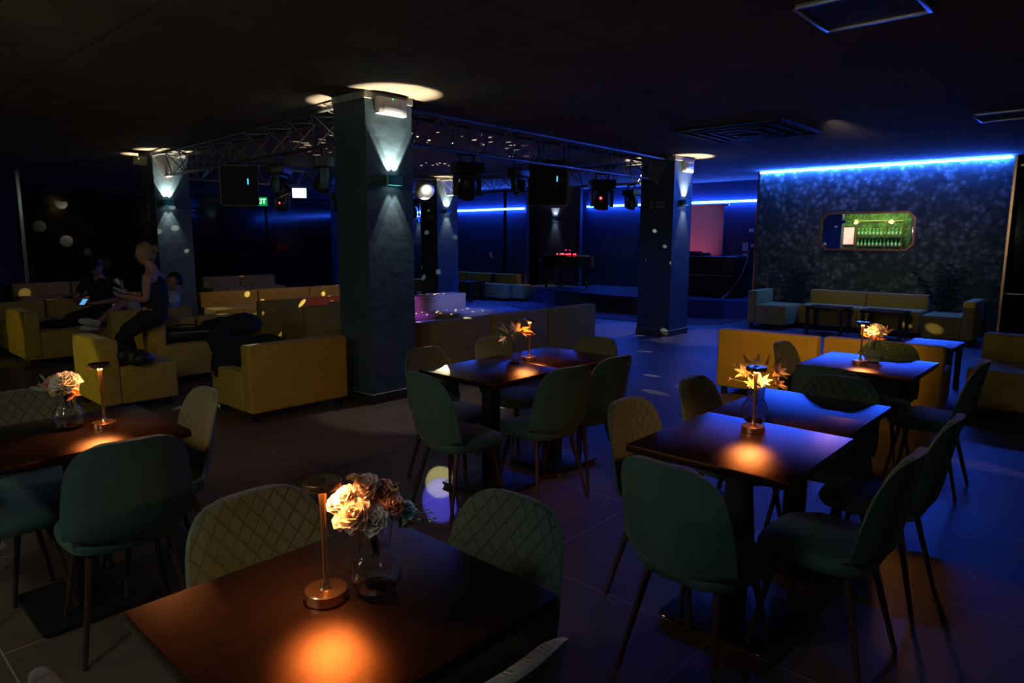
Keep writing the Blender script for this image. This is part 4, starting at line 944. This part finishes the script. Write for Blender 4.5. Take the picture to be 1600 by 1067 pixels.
ring(bm, octagon(0.755, 0.335, 0.11), octagon(0.72, 0.30, 0.10), -0.012, 0.022, Mx); obj('frame', bm, mat('copper_frame', (0.30, 0.13, 0.09), 0.35, 0.7), t, smooth=False)
bm = N(); prism(bm, octagon(0.73, 0.31, 0.10), -0.006, 0.004, M=Mx); obj('mirror_glass', bm, mat('mirror_silver', (0.9, 0.92, 0.92), 0.015, 1.0), t, smooth=False)
bm = N(); box(bm, (0.065, 0, 0), (0.05, 0.3, 0.1)); obj('wall_bracket', bm, M_black, t)

# ================================================================== bar behind the camera (seen in the mirror)
XB = X0
t = thing('back_bar_shelf', 'gold tube shelf rack behind the bar, seen in the mirror', 'shelf', (XB, 4.95, 0))
bm = N()
for y in (-0.82, -0.25, 0.72):
    for x in (0.12, 0.36): tube(bm, [(x, y, 0.9), (x, y, 2.28)], 0.014, 8)
for z in (1.33, 1.74, 2.28):
    for x in (0.12, 0.36): tube(bm, [(x, -0.82, z), (x, 0.72, z)], 0.012, 8)
obj('frame', bm, M_gold, t)
for z in (1.33, 1.74):
    bm = N(); box(bm, (0.24, -0.05, z + 0.012), (0.28, 1.56, 0.012)); obj('shelf_board', bm, M_gold, t)
M_bottle = mat('green_bottle', (0.03, 0.35, 0.08), 0.15, emit=None, coat=0.3)
bottle = thing('green_bottle', '', 'bottle')
bm = N(); lathe(bm, [(0, 0), (0.034, 0), (0.036, 0.01), (0.036, 0.13), (0.013, 0.18), (0.012, 0.235), (0, 0.235)], 14); obj('glass', bm, M_bottle, bottle)
bm = N(); lathe(bm, [(0.0368, 0.03), (0.0368, 0.105)], 14); obj('label_band', bm, M_white, bottle)
bm = N(); lathe(bm, [(0, 0.25), (0.0135, 0.25), (0.0135, 0.21), (0.012, 0.21)], 12); obj('cap', bm, M_white, bottle)
k = 0
for row, z in enumerate((1.348, 1.758)):
    for i in range(12):
        place(bottle, k == 0, (XB + 0.24, 4.19 + i * 0.128, z), 0, 'green bottle on the %s bar shelf, %s from the end under the navy wall' % (('lower', 'upper')[row], ['first', 'second', 'third', 'fourth', 'fifth', 'sixth', 'seventh', 'eighth', 'ninth', 'tenth', 'eleventh', 'twelfth'][i]), 'green bottles on the %s bar shelf' % ('lower', 'upper')[row]); k += 1
t = thing('bar_counter', 'pale bar counter under the bottle rack, seen in the mirror', 'counter', (XB + 1.3, 4.9, 0))
bm = N(); box(bm, (0, 0, 0.52), (0.5, 2.6, 1.04), 0.01); obj('front_panel', bm, M_wall, t)
bm = N(); box(bm, (0, 0, 1.07), (0.62, 2.7, 0.05), 0.008); obj('worktop', bm, mat('pale_stone', (0.45, 0.6, 0.6), 0.3), t)
t = thing('poster_screen', 'pale pink lit poster screen beside the bar rack', 'screen', (XB + 0.05, 5.98, 1.72))
bm = N(); box(bm, (0, 0, 0), (0.04, 0.44, 0.68), 0.005); obj('casing', bm, M_black, t)
bm = N(); box(bm, (0.022, 0, 0), (0.006, 0.41, 0.65)); obj('display', bm, mat('poster_glow', (0.9, 0.6, 0.6), 0.5, emit=(1.0, 0.55, 0.5), es=0.9, noise=0.3, nscale=6), t, smooth=False)
for i, (y, lab) in enumerate(((5.62, 'glowing pendant lamp over the bar beside the poster'), (4.45, 'glowing pendant lamp over the bar before the bottles'))):
    t = thing('pendant_lamp', lab, 'lamp', (XB + 1.0, y, 2.2))
    bm = N(); lathe(bm, [(0.02, 0.12), (0.09, 0.07), (0.15, 0.0), (0.145, 0.0), (0.085, 0.065), (0.015, 0.11)], 24); obj('shade', bm, M_gold, t)
    bm = N(); sphere(bm, (0, 0, 0.02), 0.055, 16, 10); obj('bulb', bm, mat('bar_bulb', (1, 0.9, 0.5), 0.5, emit=(1.0, 0.85, 0.35), es=28), t)
    bm = N(); tube(bm, [(0, 0, 0.11), (0, 0, ZC - 2.2)], 0.004, 6); obj('cord', bm, M_black, t)
area('bar_light', (XB + 1.0, 4.9, 2.7), (XB + 0.2, 4.9, 1.5), 40, (0.75, 1.0, 0.45), 1.8, 0.3)
bm = N(); box(bm, (XB + 0.4, 3.0, ZC / 2), (0.8, 1.7, ZC)); struct('wall_bar', bm, M_wall, smooth=False)

# added downlights and fill behind the camera, out of view (dim general light)
def downlight(x, y, label):
    t = thing('added_downlight', label, 'ceiling light', (x, y, ZC))
    bm = N(); lathe(bm, [(0.05, -0.004), (0.075, -0.008), (0.08, 0), (0.05, 0)], 24); obj('bezel', bm, M_white, t)
    bm = N(); lathe(bm, [(0, -0.003), (0.05, -0.003), (0.05, 0.0), (0, 0)], 24); obj('lens', bm, mat('downlight_lens', (1, 1, 1), 0.4, emit=(1, 0.9, 0.6), es=1.5), t)
downlight(-1.2, 1.6, 'added unseen ceiling downlight behind the camera, nearer the bar')
downlight(0.4, -2.2, 'added unseen ceiling downlight behind the camera, away from the bar')
spot('ceiling_fill', (-2.2, 3.6, 1.9), (0.5, 3.6, 2.85), 32, (1.0, 0.92, 0.7), 150, 0.9, 0.15)  # added fill that lifts the ceiling, no such lamp at the bar
area('rear_fill', (-1.2, 1.6, ZC - 0.02), (1.2, 2.6, 0.6), 24.0, (0.98, 1.0, 1.0), 0.5, 0.5)  # added soft fill for the near chairs and floor
area('rear_fill', (0.4, -2.2, ZC - 0.02), (2.2, 1.6, 0.6), 1.3, (1.0, 1.0, 0.9), 0.5, 0.5)

# ================================================================== people
def skin(name, verts, edges, m, parent, sub=1, root=None):
    me = bpy.data.meshes.new(name); keys = list(verts); idx = {k: i for i, k in enumerate(keys)}
    me.from_pydata([verts[k][0] for k in keys], [(idx[a], idx[b]) for a, b in edges], [])
    o = bpy.data.objects.new(name, me); COL.objects.link(o); me.materials.append(m)
    md = o.modifiers.new('skin', 'SKIN'); md.use_smooth_shade = True
    if not me.skin_vertices: 
        return o
    for k in keys:
        sv = me.skin_vertices[0].data[idx[k]]; r_ = verts[k][1]; sv.radius = (r_, r_) if not isinstance(r_, tuple) else r_
        sv.use_root = (k == (root or keys[0]))
    s = o.modifiers.new('sub', 'SUBSURF'); s.levels = sub; s.render_levels = sub
    if parent: o.parent = parent
    return o
def chain(V, E, start, pts):
    prev = start
    for k, (p, r_) in pts: V[k] = (p, r_); E.append((prev, k)); prev = k
def hand(V, E, wrist, side, wp, d, nrm, s=1.0, curl=0.5):
    """palm + 4 fingers + thumb; d hand direction, nrm palm normal"""
    d = Vector(d).normalized(); nrm = Vector(nrm).normalized(); sd = d.cross(nrm).normalized(); wp = Vector(wp)
    V[side + 'palm'] = (wp + d * 0.05 * s, 0.026 * s); E.append((wrist, side + 'palm'))
    for i, (off, L) in enumerate(((-0.026, 0.06), (-0.009, 0.072), (0.009, 0.068), (0.026, 0.052))):
        a = wp + d * 0.085 * s + sd * off * s; b = a + (d * math.cos(curl) - nrm * -math.sin(curl)) * L * 0.5 * s; c = b + (d * math.cos(curl * 2.2) + nrm * math.sin(curl * 2.2)) * L * 0.5 * s
        chain(V, E, side + 'palm', ((side + 'f%da' % i, (a, 0.0095 * s)), (side + 'f%db' % i, (b, 0.0085 * s)), (side + 'f%dc' % i, (c, 0.007 * s))))
    a = wp + d * 0.035 * s - sd * 0.032 * s; b = a + (d * 0.7 - sd * 0.5 + nrm * 0.4).normalized() * 0.035 * s; c = b + (d + nrm * 0.4).normalized() * 0.028 * s
    chain(V, E, side + 'palm', ((side + 'ta', (a, 0.010 * s)), (side + 'tb', (b, 0.009 * s)), (side + 'tc', (c, 0.0075 * s))))
def head_mesh(c, look, upv, m, parent_bm=None):
    """shaped head: skull, brow, nose, lips, chin, ears; returns bmesh in world coordinates"""
    bm = N(); bmesh.ops.create_uvsphere(bm, u_segments=28, v_segments=20, radius=1.0)
    for v in bm.verts:
        x, y, z = v.co  # y forward
        sx, sy, sz = 0.074, 0.094, 0.115
        if z < 0: sx *= 1 + 0.30 * z; 
        p = Vector((x * sx, y * sy, z * sz))
        if y > 0:
            f = math.exp(-((x / 0.20) ** 2)); 
            p.y += 0.022 * f * math.exp(-((z + 0.16) / 0.13) ** 2)      # nose
            p.y += 0.007 * math.exp(-((x / 0.35) ** 2)) * math.exp(-((z + 0.48) / 0.08) ** 2)  # lips
            p.y += 0.008 * math.exp(-((x / 0.35) ** 2)) * math.exp(-((z + 0.78) / 0.15) ** 2)  # chin
            p.y += 0.005 * math.exp(-((z - 0.22) / 0.1) ** 2)            # brow
            p.y -= 0.008 * math.exp(-(((abs(x) - 0.38) / 0.16) ** 2)) * math.exp(-((z - 0.03) / 0.1) ** 2)  # eye sockets
        else:
            if z < -0.3: p.y *= 0.72
        v.co = p
    for s in (-1, 1):
        sphere(bm, (s * 0.075, -0.005, -0.008), 0.026, 10, 8, (0.35, 0.7, 1.15))
        sphere(bm, (s * 0.029, 0.078, 0.003), 0.0105, 10, 8, (1.3, 0.7, 0.8))
    look = Vector(look).normalized(); upv = Vector(upv).normalized(); x_ = look.cross(upv).normalized(); u_ = x_.cross(look)
    Mh = Matrix(((x_.x, look.x, u_.x, c[0]), (x_.y, look.y, u_.y, c[1]), (x_.z, look.z, u_.z, c[2]), (0, 0, 0, 1)))
    bmesh.ops.transform(bm, matrix=Mh, verts=bm.verts)
    return bm, Mh
def hair_mesh(Mh, style):
    bm = N(); bmesh.ops.create_uvsphere(bm, u_segments=28, v_segments=20, radius=1.0)
    kill = []
    for v in bm.verts:
        x, y, z = v.co; keep = (z > 0.42) or (y < 0.12 and z > -0.55 - 0.1 * (y < -0.4))
        if not keep: kill.append(v)
        n = 0.004 * math.sin(x * 23 + z * 17) + 0.003 * math.sin(y * 31)
        v.co = Vector((x * (0.081 + n), y * (0.101 + n) - 0.004, z * (0.122 + n) + 0.002))
    bmesh.ops.delete(bm, geom=kill, context='VERTS')
    if style == 'bun':
        sphere(bm, (0, -0.115, 0.055), 0.038, 14, 10, (1, 0.85, 0.9)); sphere(bm, (0.014, -0.137, 0.07), 0.02, 10, 8); sphere(bm, (-0.012, -0.132, 0.035), 0.02, 10, 8)
    if style == 'cap':
        lathe(bm, [(0.084, 0.045), (0.088, 0.06), (0.08, 0.11), (0.05, 0.137), (0, 0.142)], 24); box(bm, (0, 0.11, 0.052), (0.12, 0.09, 0.008), 0.004)
    bmesh.ops.transform(bm, matrix=Mh, verts=bm.verts)
    return bm
def add_head_to_body(body, hb):
    dg = bpy.context.evaluated_depsgraph_get(); ev = body.evaluated_get(dg); me = bpy.data.meshes.new_from_object(ev)
    b = N(); b.from_mesh(me); hm = bpy.data.meshes.new('h'); hb.to_mesh(hm); hb.free(); b.from_mesh(hm)
    nm = body.name; old = body.data; body.modifiers.clear(); nme = bpy.data.meshes.new('body'); b.to_mesh(nme); b.free(); nme.materials.append(M_skin)
    for f in nme.polygons: f.use_smooth = True
    body.data = nme
def V3(*a): return Vector(a)

def person(label, loc, hip, chest, neck, headc, look, headup, legs, arms, top_m, pants_m, hair, hairstyle, sleeves, shoes_m, pants_len=1.0, bare_shoulder=False, s=1.0):
    t = thing('person', label, 'person', loc)
    inv = Vector(loc)
    r_ = lambda p: Vector(p) - inv
    V, E = {}, []
    hip, chest, neck, headc = map(r_, (hip, chest, neck, headc))
    V['hip'] = (hip, 0.125 * s); tk = 0.78 if bare_shoulder else 1.0
    V['waist'] = (hip.lerp(chest, 0.45), 0.105 * s * tk); E.append(('hip', 'waist'))
    V['chest'] = (chest, 0.125 * s * tk); E.append(('waist', 'chest')); V['neck'] = (neck, 0.052 * s); E.append(('chest', 'neck'))
    V['skull'] = (headc, 0.05 * s); E.append(('neck', 'skull'))
    for sd, (kn, an, toe, hj) in legs.items():
        hj, kn, an, toe = map(r_, (hj, kn, an, toe))
        chain(V, E, 'hip', ((sd + 'hj', (hj, 0.088 * s)), (sd + 'thigh', (hj.lerp(kn, 0.5), 0.074 * s)), (sd + 'knee', (kn, 0.056 * s)), (sd + 'calf', (kn.lerp(an, 0.35), 0.053 * s)), (sd + 'ank', (an, 0.036 * s)), (sd + 'toe', (toe, 0.032 * s))))
    for sd, (sh, el, wr, hd, nr) in arms.items():
        sh, el, wr = map(r_, (sh, el, wr))
        chain(V, E, 'chest', ((sd + 'sh', (sh, 0.056 * s)), (sd + 'ua', (sh.lerp(el, 0.5), 0.045 * s)), (sd + 'el', (el, 0.038 * s)), (sd + 'fa', (el.lerp(wr, 0.4), 0.037 * s)), (sd + 'wr', (wr, 0.025 * s))))
        hand(V, E, sd + 'wr', sd, wr, hd, nr, s)
    body = skin('body', V, E, M_skin, t, 1)
    hb, Mh = head_mesh(headc, look, headup, M_skin)
    bpy.context.view_layer.update(); add_head_to_body(body, hb)
    obj('hair', hair_mesh(Mh, hairstyle), hair, t)
    # top
    A, B = {}, []
    g = 1.3
    A['hip'] = (hip, 0.125 * s * g * 1.04); A['waist'] = (V['waist'][0], 0.105 * s * g); A['chest'] = (chest - V3(0, 0, 0.02), 0.125 * s * g); B += [('hip', 'waist'), ('waist', 'chest')]
    if bare_shoulder:
        for sd, (sh, el, wr, hd, nr) in arms.items(): A[sd + 'sh'] = (chest.lerp(r_(sh), 0.62) + V3(0, 0, 0.02), 0.075 * s); B.append(('chest', sd + 'sh'))
    else:
        A['nk'] = (chest.lerp(neck, 0.62), 0.066 * s); B.append(('chest', 'nk'))
        for sd, (sh, el, wr, hd, nr) in arms.items():
            sh, el, wr = map(r_, (sh, el, wr))
            chain(A, B, 'chest', ((sd + 'sh', (sh, 0.056 * s * 1.2)), (sd + 'ua', (sh.lerp(el, sleeves), 0.047 * s * 1.25))))
    skin('top', A, B, top_m, t, 1)
    A, B = {}, []
    A['hip'] = (hip, 0.125 * s * 1.32)
    A['w'] = (hip.lerp(V['waist'][0], 0.6), 0.145 * s); B.append(('hip', 'w'))
    for sd, (kn, an, toe, hj) in legs.items():
        hj, kn, an = map(r_, (hj, kn, an))
        pts = [(sd + 'hj', (hj, 0.088 * s * 1.28)), (sd + 'th', (hj.lerp(kn, 0.5), 0.076 * s * 1.14)), (sd + 'kn', (kn, 0.058 * s * 1.18))]
        if pants_len > 0.6: pts += [(sd + 'cf', (kn.lerp(an, 0.45), 0.054 * s * 1.2)), (sd + 'an', (kn.lerp(an, 0.93), 0.045 * s * 1.25))]
        chain(A, B, 'hip', pts)
    skin('trousers' if pants_len > 0.6 else 'shorts', A, B, pants_m, t, 1)
    for sd, (kn, an, toe, hj) in legs.items():
        an, toe = map(r_, (an, toe))
        bm = N(); d = (toe - an); d2 = d.normalized(); c = an.lerp(toe, 0.55)
        q = Vector((0, 1, 0)).rotation_difference(d2).to_matrix().to_4x4()
        sphere(bm, (0, 0, 0), 0.048 * s, 14, 10, (1.0, 2.7, 1.0), M=Matrix.Translation(c) @ q); sphere(bm, an, 0.048 * s, 12, 8)
        obj('shoe', bm, shoes_m, t)
    return t
# woman in black overalls standing, leaning back on the sofa arm, in profile towards the left of the picture
sr = Vector((0.675, -0.738, 0)).normalized(); bkv = Vector((0.738, 0.675, 0)).normalized()
def S(base, a, b, z): v = Vector(base) + sr * a + bkv * b; return Vector((v.x, v.y, z))
W = (2.62, 7.45, 0)
person('standing person in black sleeveless overalls with a blond bun, holding a phone', (2.62, 7.45, 0),
       S(W, 0.03, 0, 0.76), S(W, 0.06, 0, 1.10), S(W, 0.02, 0, 1.27), S(W, -0.02, 0, 1.385), -sr - Vector((0, 0, 0.05)), (0, 0, 1),
       {'L': (S(W, -0.33, 0.05, 0.60), S(W, -0.22, 0.05, 0.17), S(W, -0.34, 0.05, 0.06), S(W, -0.01, 0.09, 0.74)), 'R': (S(W, -0.30, -0.1, 0.52), S(W, -0.20, -0.12, 0.13), S(W, -0.32, -0.12, 0.05), S(W, -0.01, -0.09, 0.74))},
       {'L': (S(W, 0.03, 0.14, 1.17), S(W, 0.02, 0.17, 0.93), S(W, -0.20, 0.10, 0.97), -sr + Vector((0, 0, 0.1)), (0, 0, 1)), 'R': (S(W, 0.06, -0.15, 1.17), S(W, 0.05, -0.18, 0.93), S(W, -0.18, -0.10, 0.96), -sr + Vector((0, 0, 0.1)), (0, 0, 1))},
       M_cloth_black, M_cloth_black, M_hair_blond, 'bun', 0.3, M_cloth_black, 1.0, True)
def phone(p, rot, label, m):
    t = thing('phone', label, 'phone', p); t.rotation_euler = rot
    bm = N(); box(bm, (0, 0, 0), (0.07, 0.145, 0.009), 0.003); obj('case', bm, M_plast, t)
    bm = N(); box(bm, (0, 0, 0.005), (0.062, 0.13, 0.002)); obj('screen', bm, m, t, smooth=False)
M_ph = mat('phone_glow', (0.1, 0.4, 0.6), 0.2, emit=(0.15, 0.5, 1.0), es=0.8)
phone(S(W, -0.29, -0.04, 1.015), (R(25), 0, R(40)), 'phone in the hands of the woman in overalls', mat('phone_off', (0.3, 0.32, 0.35), 0.1))
# man in black t-shirt seated, facing the camera
Mn = (3.02, 10.45, 0)
fc = -bkv
person('seated person in black t-shirt and cap, head bent over a phone', Mn,
       S(Mn, 0, 0.1, 0.53), S(Mn, 0.0, 0.06, 0.88), S(Mn, 0.0, 0.0, 1.05), S(Mn, 0.02, -0.05, 1.15), fc - Vector((0, 0, 0.55)), (0, 0, 1),
       {'L': (S(Mn, -0.20, -0.42, 0.50), S(Mn, -0.20, -0.46, 0.10), S(Mn, -0.20, -0.62, 0.05), S(Mn, -0.1, 0.05, 0.52)), 'R': (S(Mn, 0.2, -0.42, 0.50), S(Mn, 0.2, -0.46, 0.10), S(Mn, 0.2, -0.62, 0.05), S(Mn, 0.1, 0.05, 0.52))},
       {'L': (S(Mn, -0.20, 0.04, 0.96), S(Mn, -0.30, -0.06, 0.72), S(Mn, -0.06, -0.30, 0.66), (sr - bkv * 0.5), (0, 0, 1)), 'R': (S(Mn, 0.20, 0.04, 0.96), S(Mn, 0.30, -0.06, 0.72), S(Mn, 0.10, -0.30, 0.68), (-sr - bkv * 0.5), (0, 0, 1))},
       M_cloth_black, M_cloth_black, M_hair_dark, 'cap', 0.75, M_cloth_black)
phone(S(Mn, 0.03, -0.40, 0.71), (R(30), 0, R(-40)), 'glowing phone held by the seated man in black', M_ph)
sofa(3.25, 10.95, -135, 0.6, 0.55, 'mustard stool block under the seated man in black', None, name='stool', cat='stool', noback=True)
# person reclining on the sofa: pale shirt, beige shorts, white trainers
Q = (3.3, 9.62, 0)
person('person in pale shirt, beige shorts and white trainers reclining on a sofa', Q,
       (3.40, 9.60, 0.52), (3.66, 9.66, 0.70), (3.74, 9.68, 0.86), (3.74, 9.70, 0.97), (-1, 0.25, -0.1), (0.2, 0, 1),
       {'L': ((3.02, 9.48, 0.74), (2.66, 9.42, 0.50), (2.52, 9.40, 0.54), (3.36, 9.52, 0.53)), 'R': ((3.02, 9.62, 0.66), (2.68, 9.50, 0.44), (2.54, 9.46, 0.45), (3.36, 9.68, 0.53))},
       {'L': ((3.66, 9.50, 0.78), (3.50, 9.42, 0.62), (3.26, 9.50, 0.66), (-1, 0, 0.1), (0, 0, -1)), 'R': ((3.66, 9.83, 0.78), (3.48, 9.90, 0.62), (3.26, 9.80, 0.66), (-1, -0.1, 0.1), (0, 0, -1))},
       M_cloth_white, M_cloth_beige, M_hair_dark, 'short', 0.7, M_shoe, 0.4)

# ================================================================== bags and clothes
def lump(name, label, cat, pts, m, seed=1, amp=0.3, parts=None):
    """a soft heap grown from overlapping ellipsoids, remeshed into one body"""
    t = thing(name, label, cat, (pts[0][0][0], pts[0][0][1], 0)); o_ = Vector((pts[0][0][0], pts[0][0][1], 0))
    bm = N()
    for c, s in pts: sphere(bm, Vector(c) - o_, 1.0, 16, 12, s)
    b = obj('body', bm, m, t)
    md = b.modifiers.new('merge', 'REMESH'); md.mode = 'VOXEL'; md.voxel_size = 0.016; md.use_smooth_shade = True
    tx = bpy.data.textures.new('folds', 'CLOUDS'); tx.noise_scale = 0.11
    d = b.modifiers.new('folds', 'DISPLACE'); d.texture = tx; d.strength = 0.05 * amp / 0.3; d.mid_level = 0.5; d.texture_coords = 'GLOBAL'
    return t
t = thing('tube_bag', 'long black tube bag with pale piping lying on a mustard seat', 'bag', (2.98, 7.62, 0.50), R(-12))
bm = N(); lathe(bm, [(0, -0.36), (0.065, -0.358), (0.078, -0.34), (0.08, 0), (0.078, 0.34), (0.065, 0.358), (0, 0.36)], 24, M=Matrix.Rotation(PI / 2, 4, 'Y')); obj('body', bm, M_soot, t)
bm = N()
for x in (-0.33, 0.30):
    lathe(bm, [(0.081, x), (0.083, x + 0.005), (0.081, x + 0.01)], 24, M=Matrix.Rotation(PI / 2, 4, 'Y'))
tube(bm, [(-0.33, -0.072, 0.035), (0.30, -0.072, 0.035)], 0.003, 6); obj('piping', bm, M_piping, t)
bm = N(); tube(bm, [(-0.18, 0, 0.08), (-0.08, -0.03, 0.115), (0.08, -0.03, 0.115), (0.18, 0, 0.08)], 0.008, 8); obj('handle', bm, M_soot, t)
lump('clothes_heap', 'heap of black jackets over the narrow module left of the sofa back', 'clothes', [((3.42, 7.62, 0.52), (0.26, 0.2, 0.14)), ((3.62, 7.55, 0.56), (0.2, 0.2, 0.13)), ((3.3, 7.45, 0.40), (0.16, 0.12, 0.15)), ((3.72, 7.7, 0.54), (0.2, 0.18, 0.12))], M_cloth_black)
lump('backpack', 'black backpack sagging over the end of the sofa beside the pillar', 'bag', [((2.80, 5.82, 0.55), (0.17, 0.16, 0.14)), ((2.72, 6.0, 0.50), (0.12, 0.12, 0.13)), ((3.0, 5.85, 0.55), (0.2, 0.18, 0.13)), ((2.62, 5.98, 0.42), (0.05, 0.05, 0.12))], M_cloth_black)
lump('handbag', 'small black bag on the seat of the armchair behind the left table', 'bag', [((2.06, 6.62, 0.50), (0.11, 0.15, 0.09)), ((2.16, 6.5, 0.48), (0.1, 0.1, 0.07)), ((2.05, 6.75, 0.53), (0.08, 0.1, 0.08))], M_soot)
lump('clothes_heap', 'flat black clothes on the module at the far left', 'clothes', [((2.45, 10.1, 0.45), (0.2, 0.22, 0.05)), ((2.35, 10.0, 0.47), (0.15, 0.12, 0.06)), ((2.55, 10.25, 0.45), (0.12, 0.15, 0.045))], M_cloth_black)
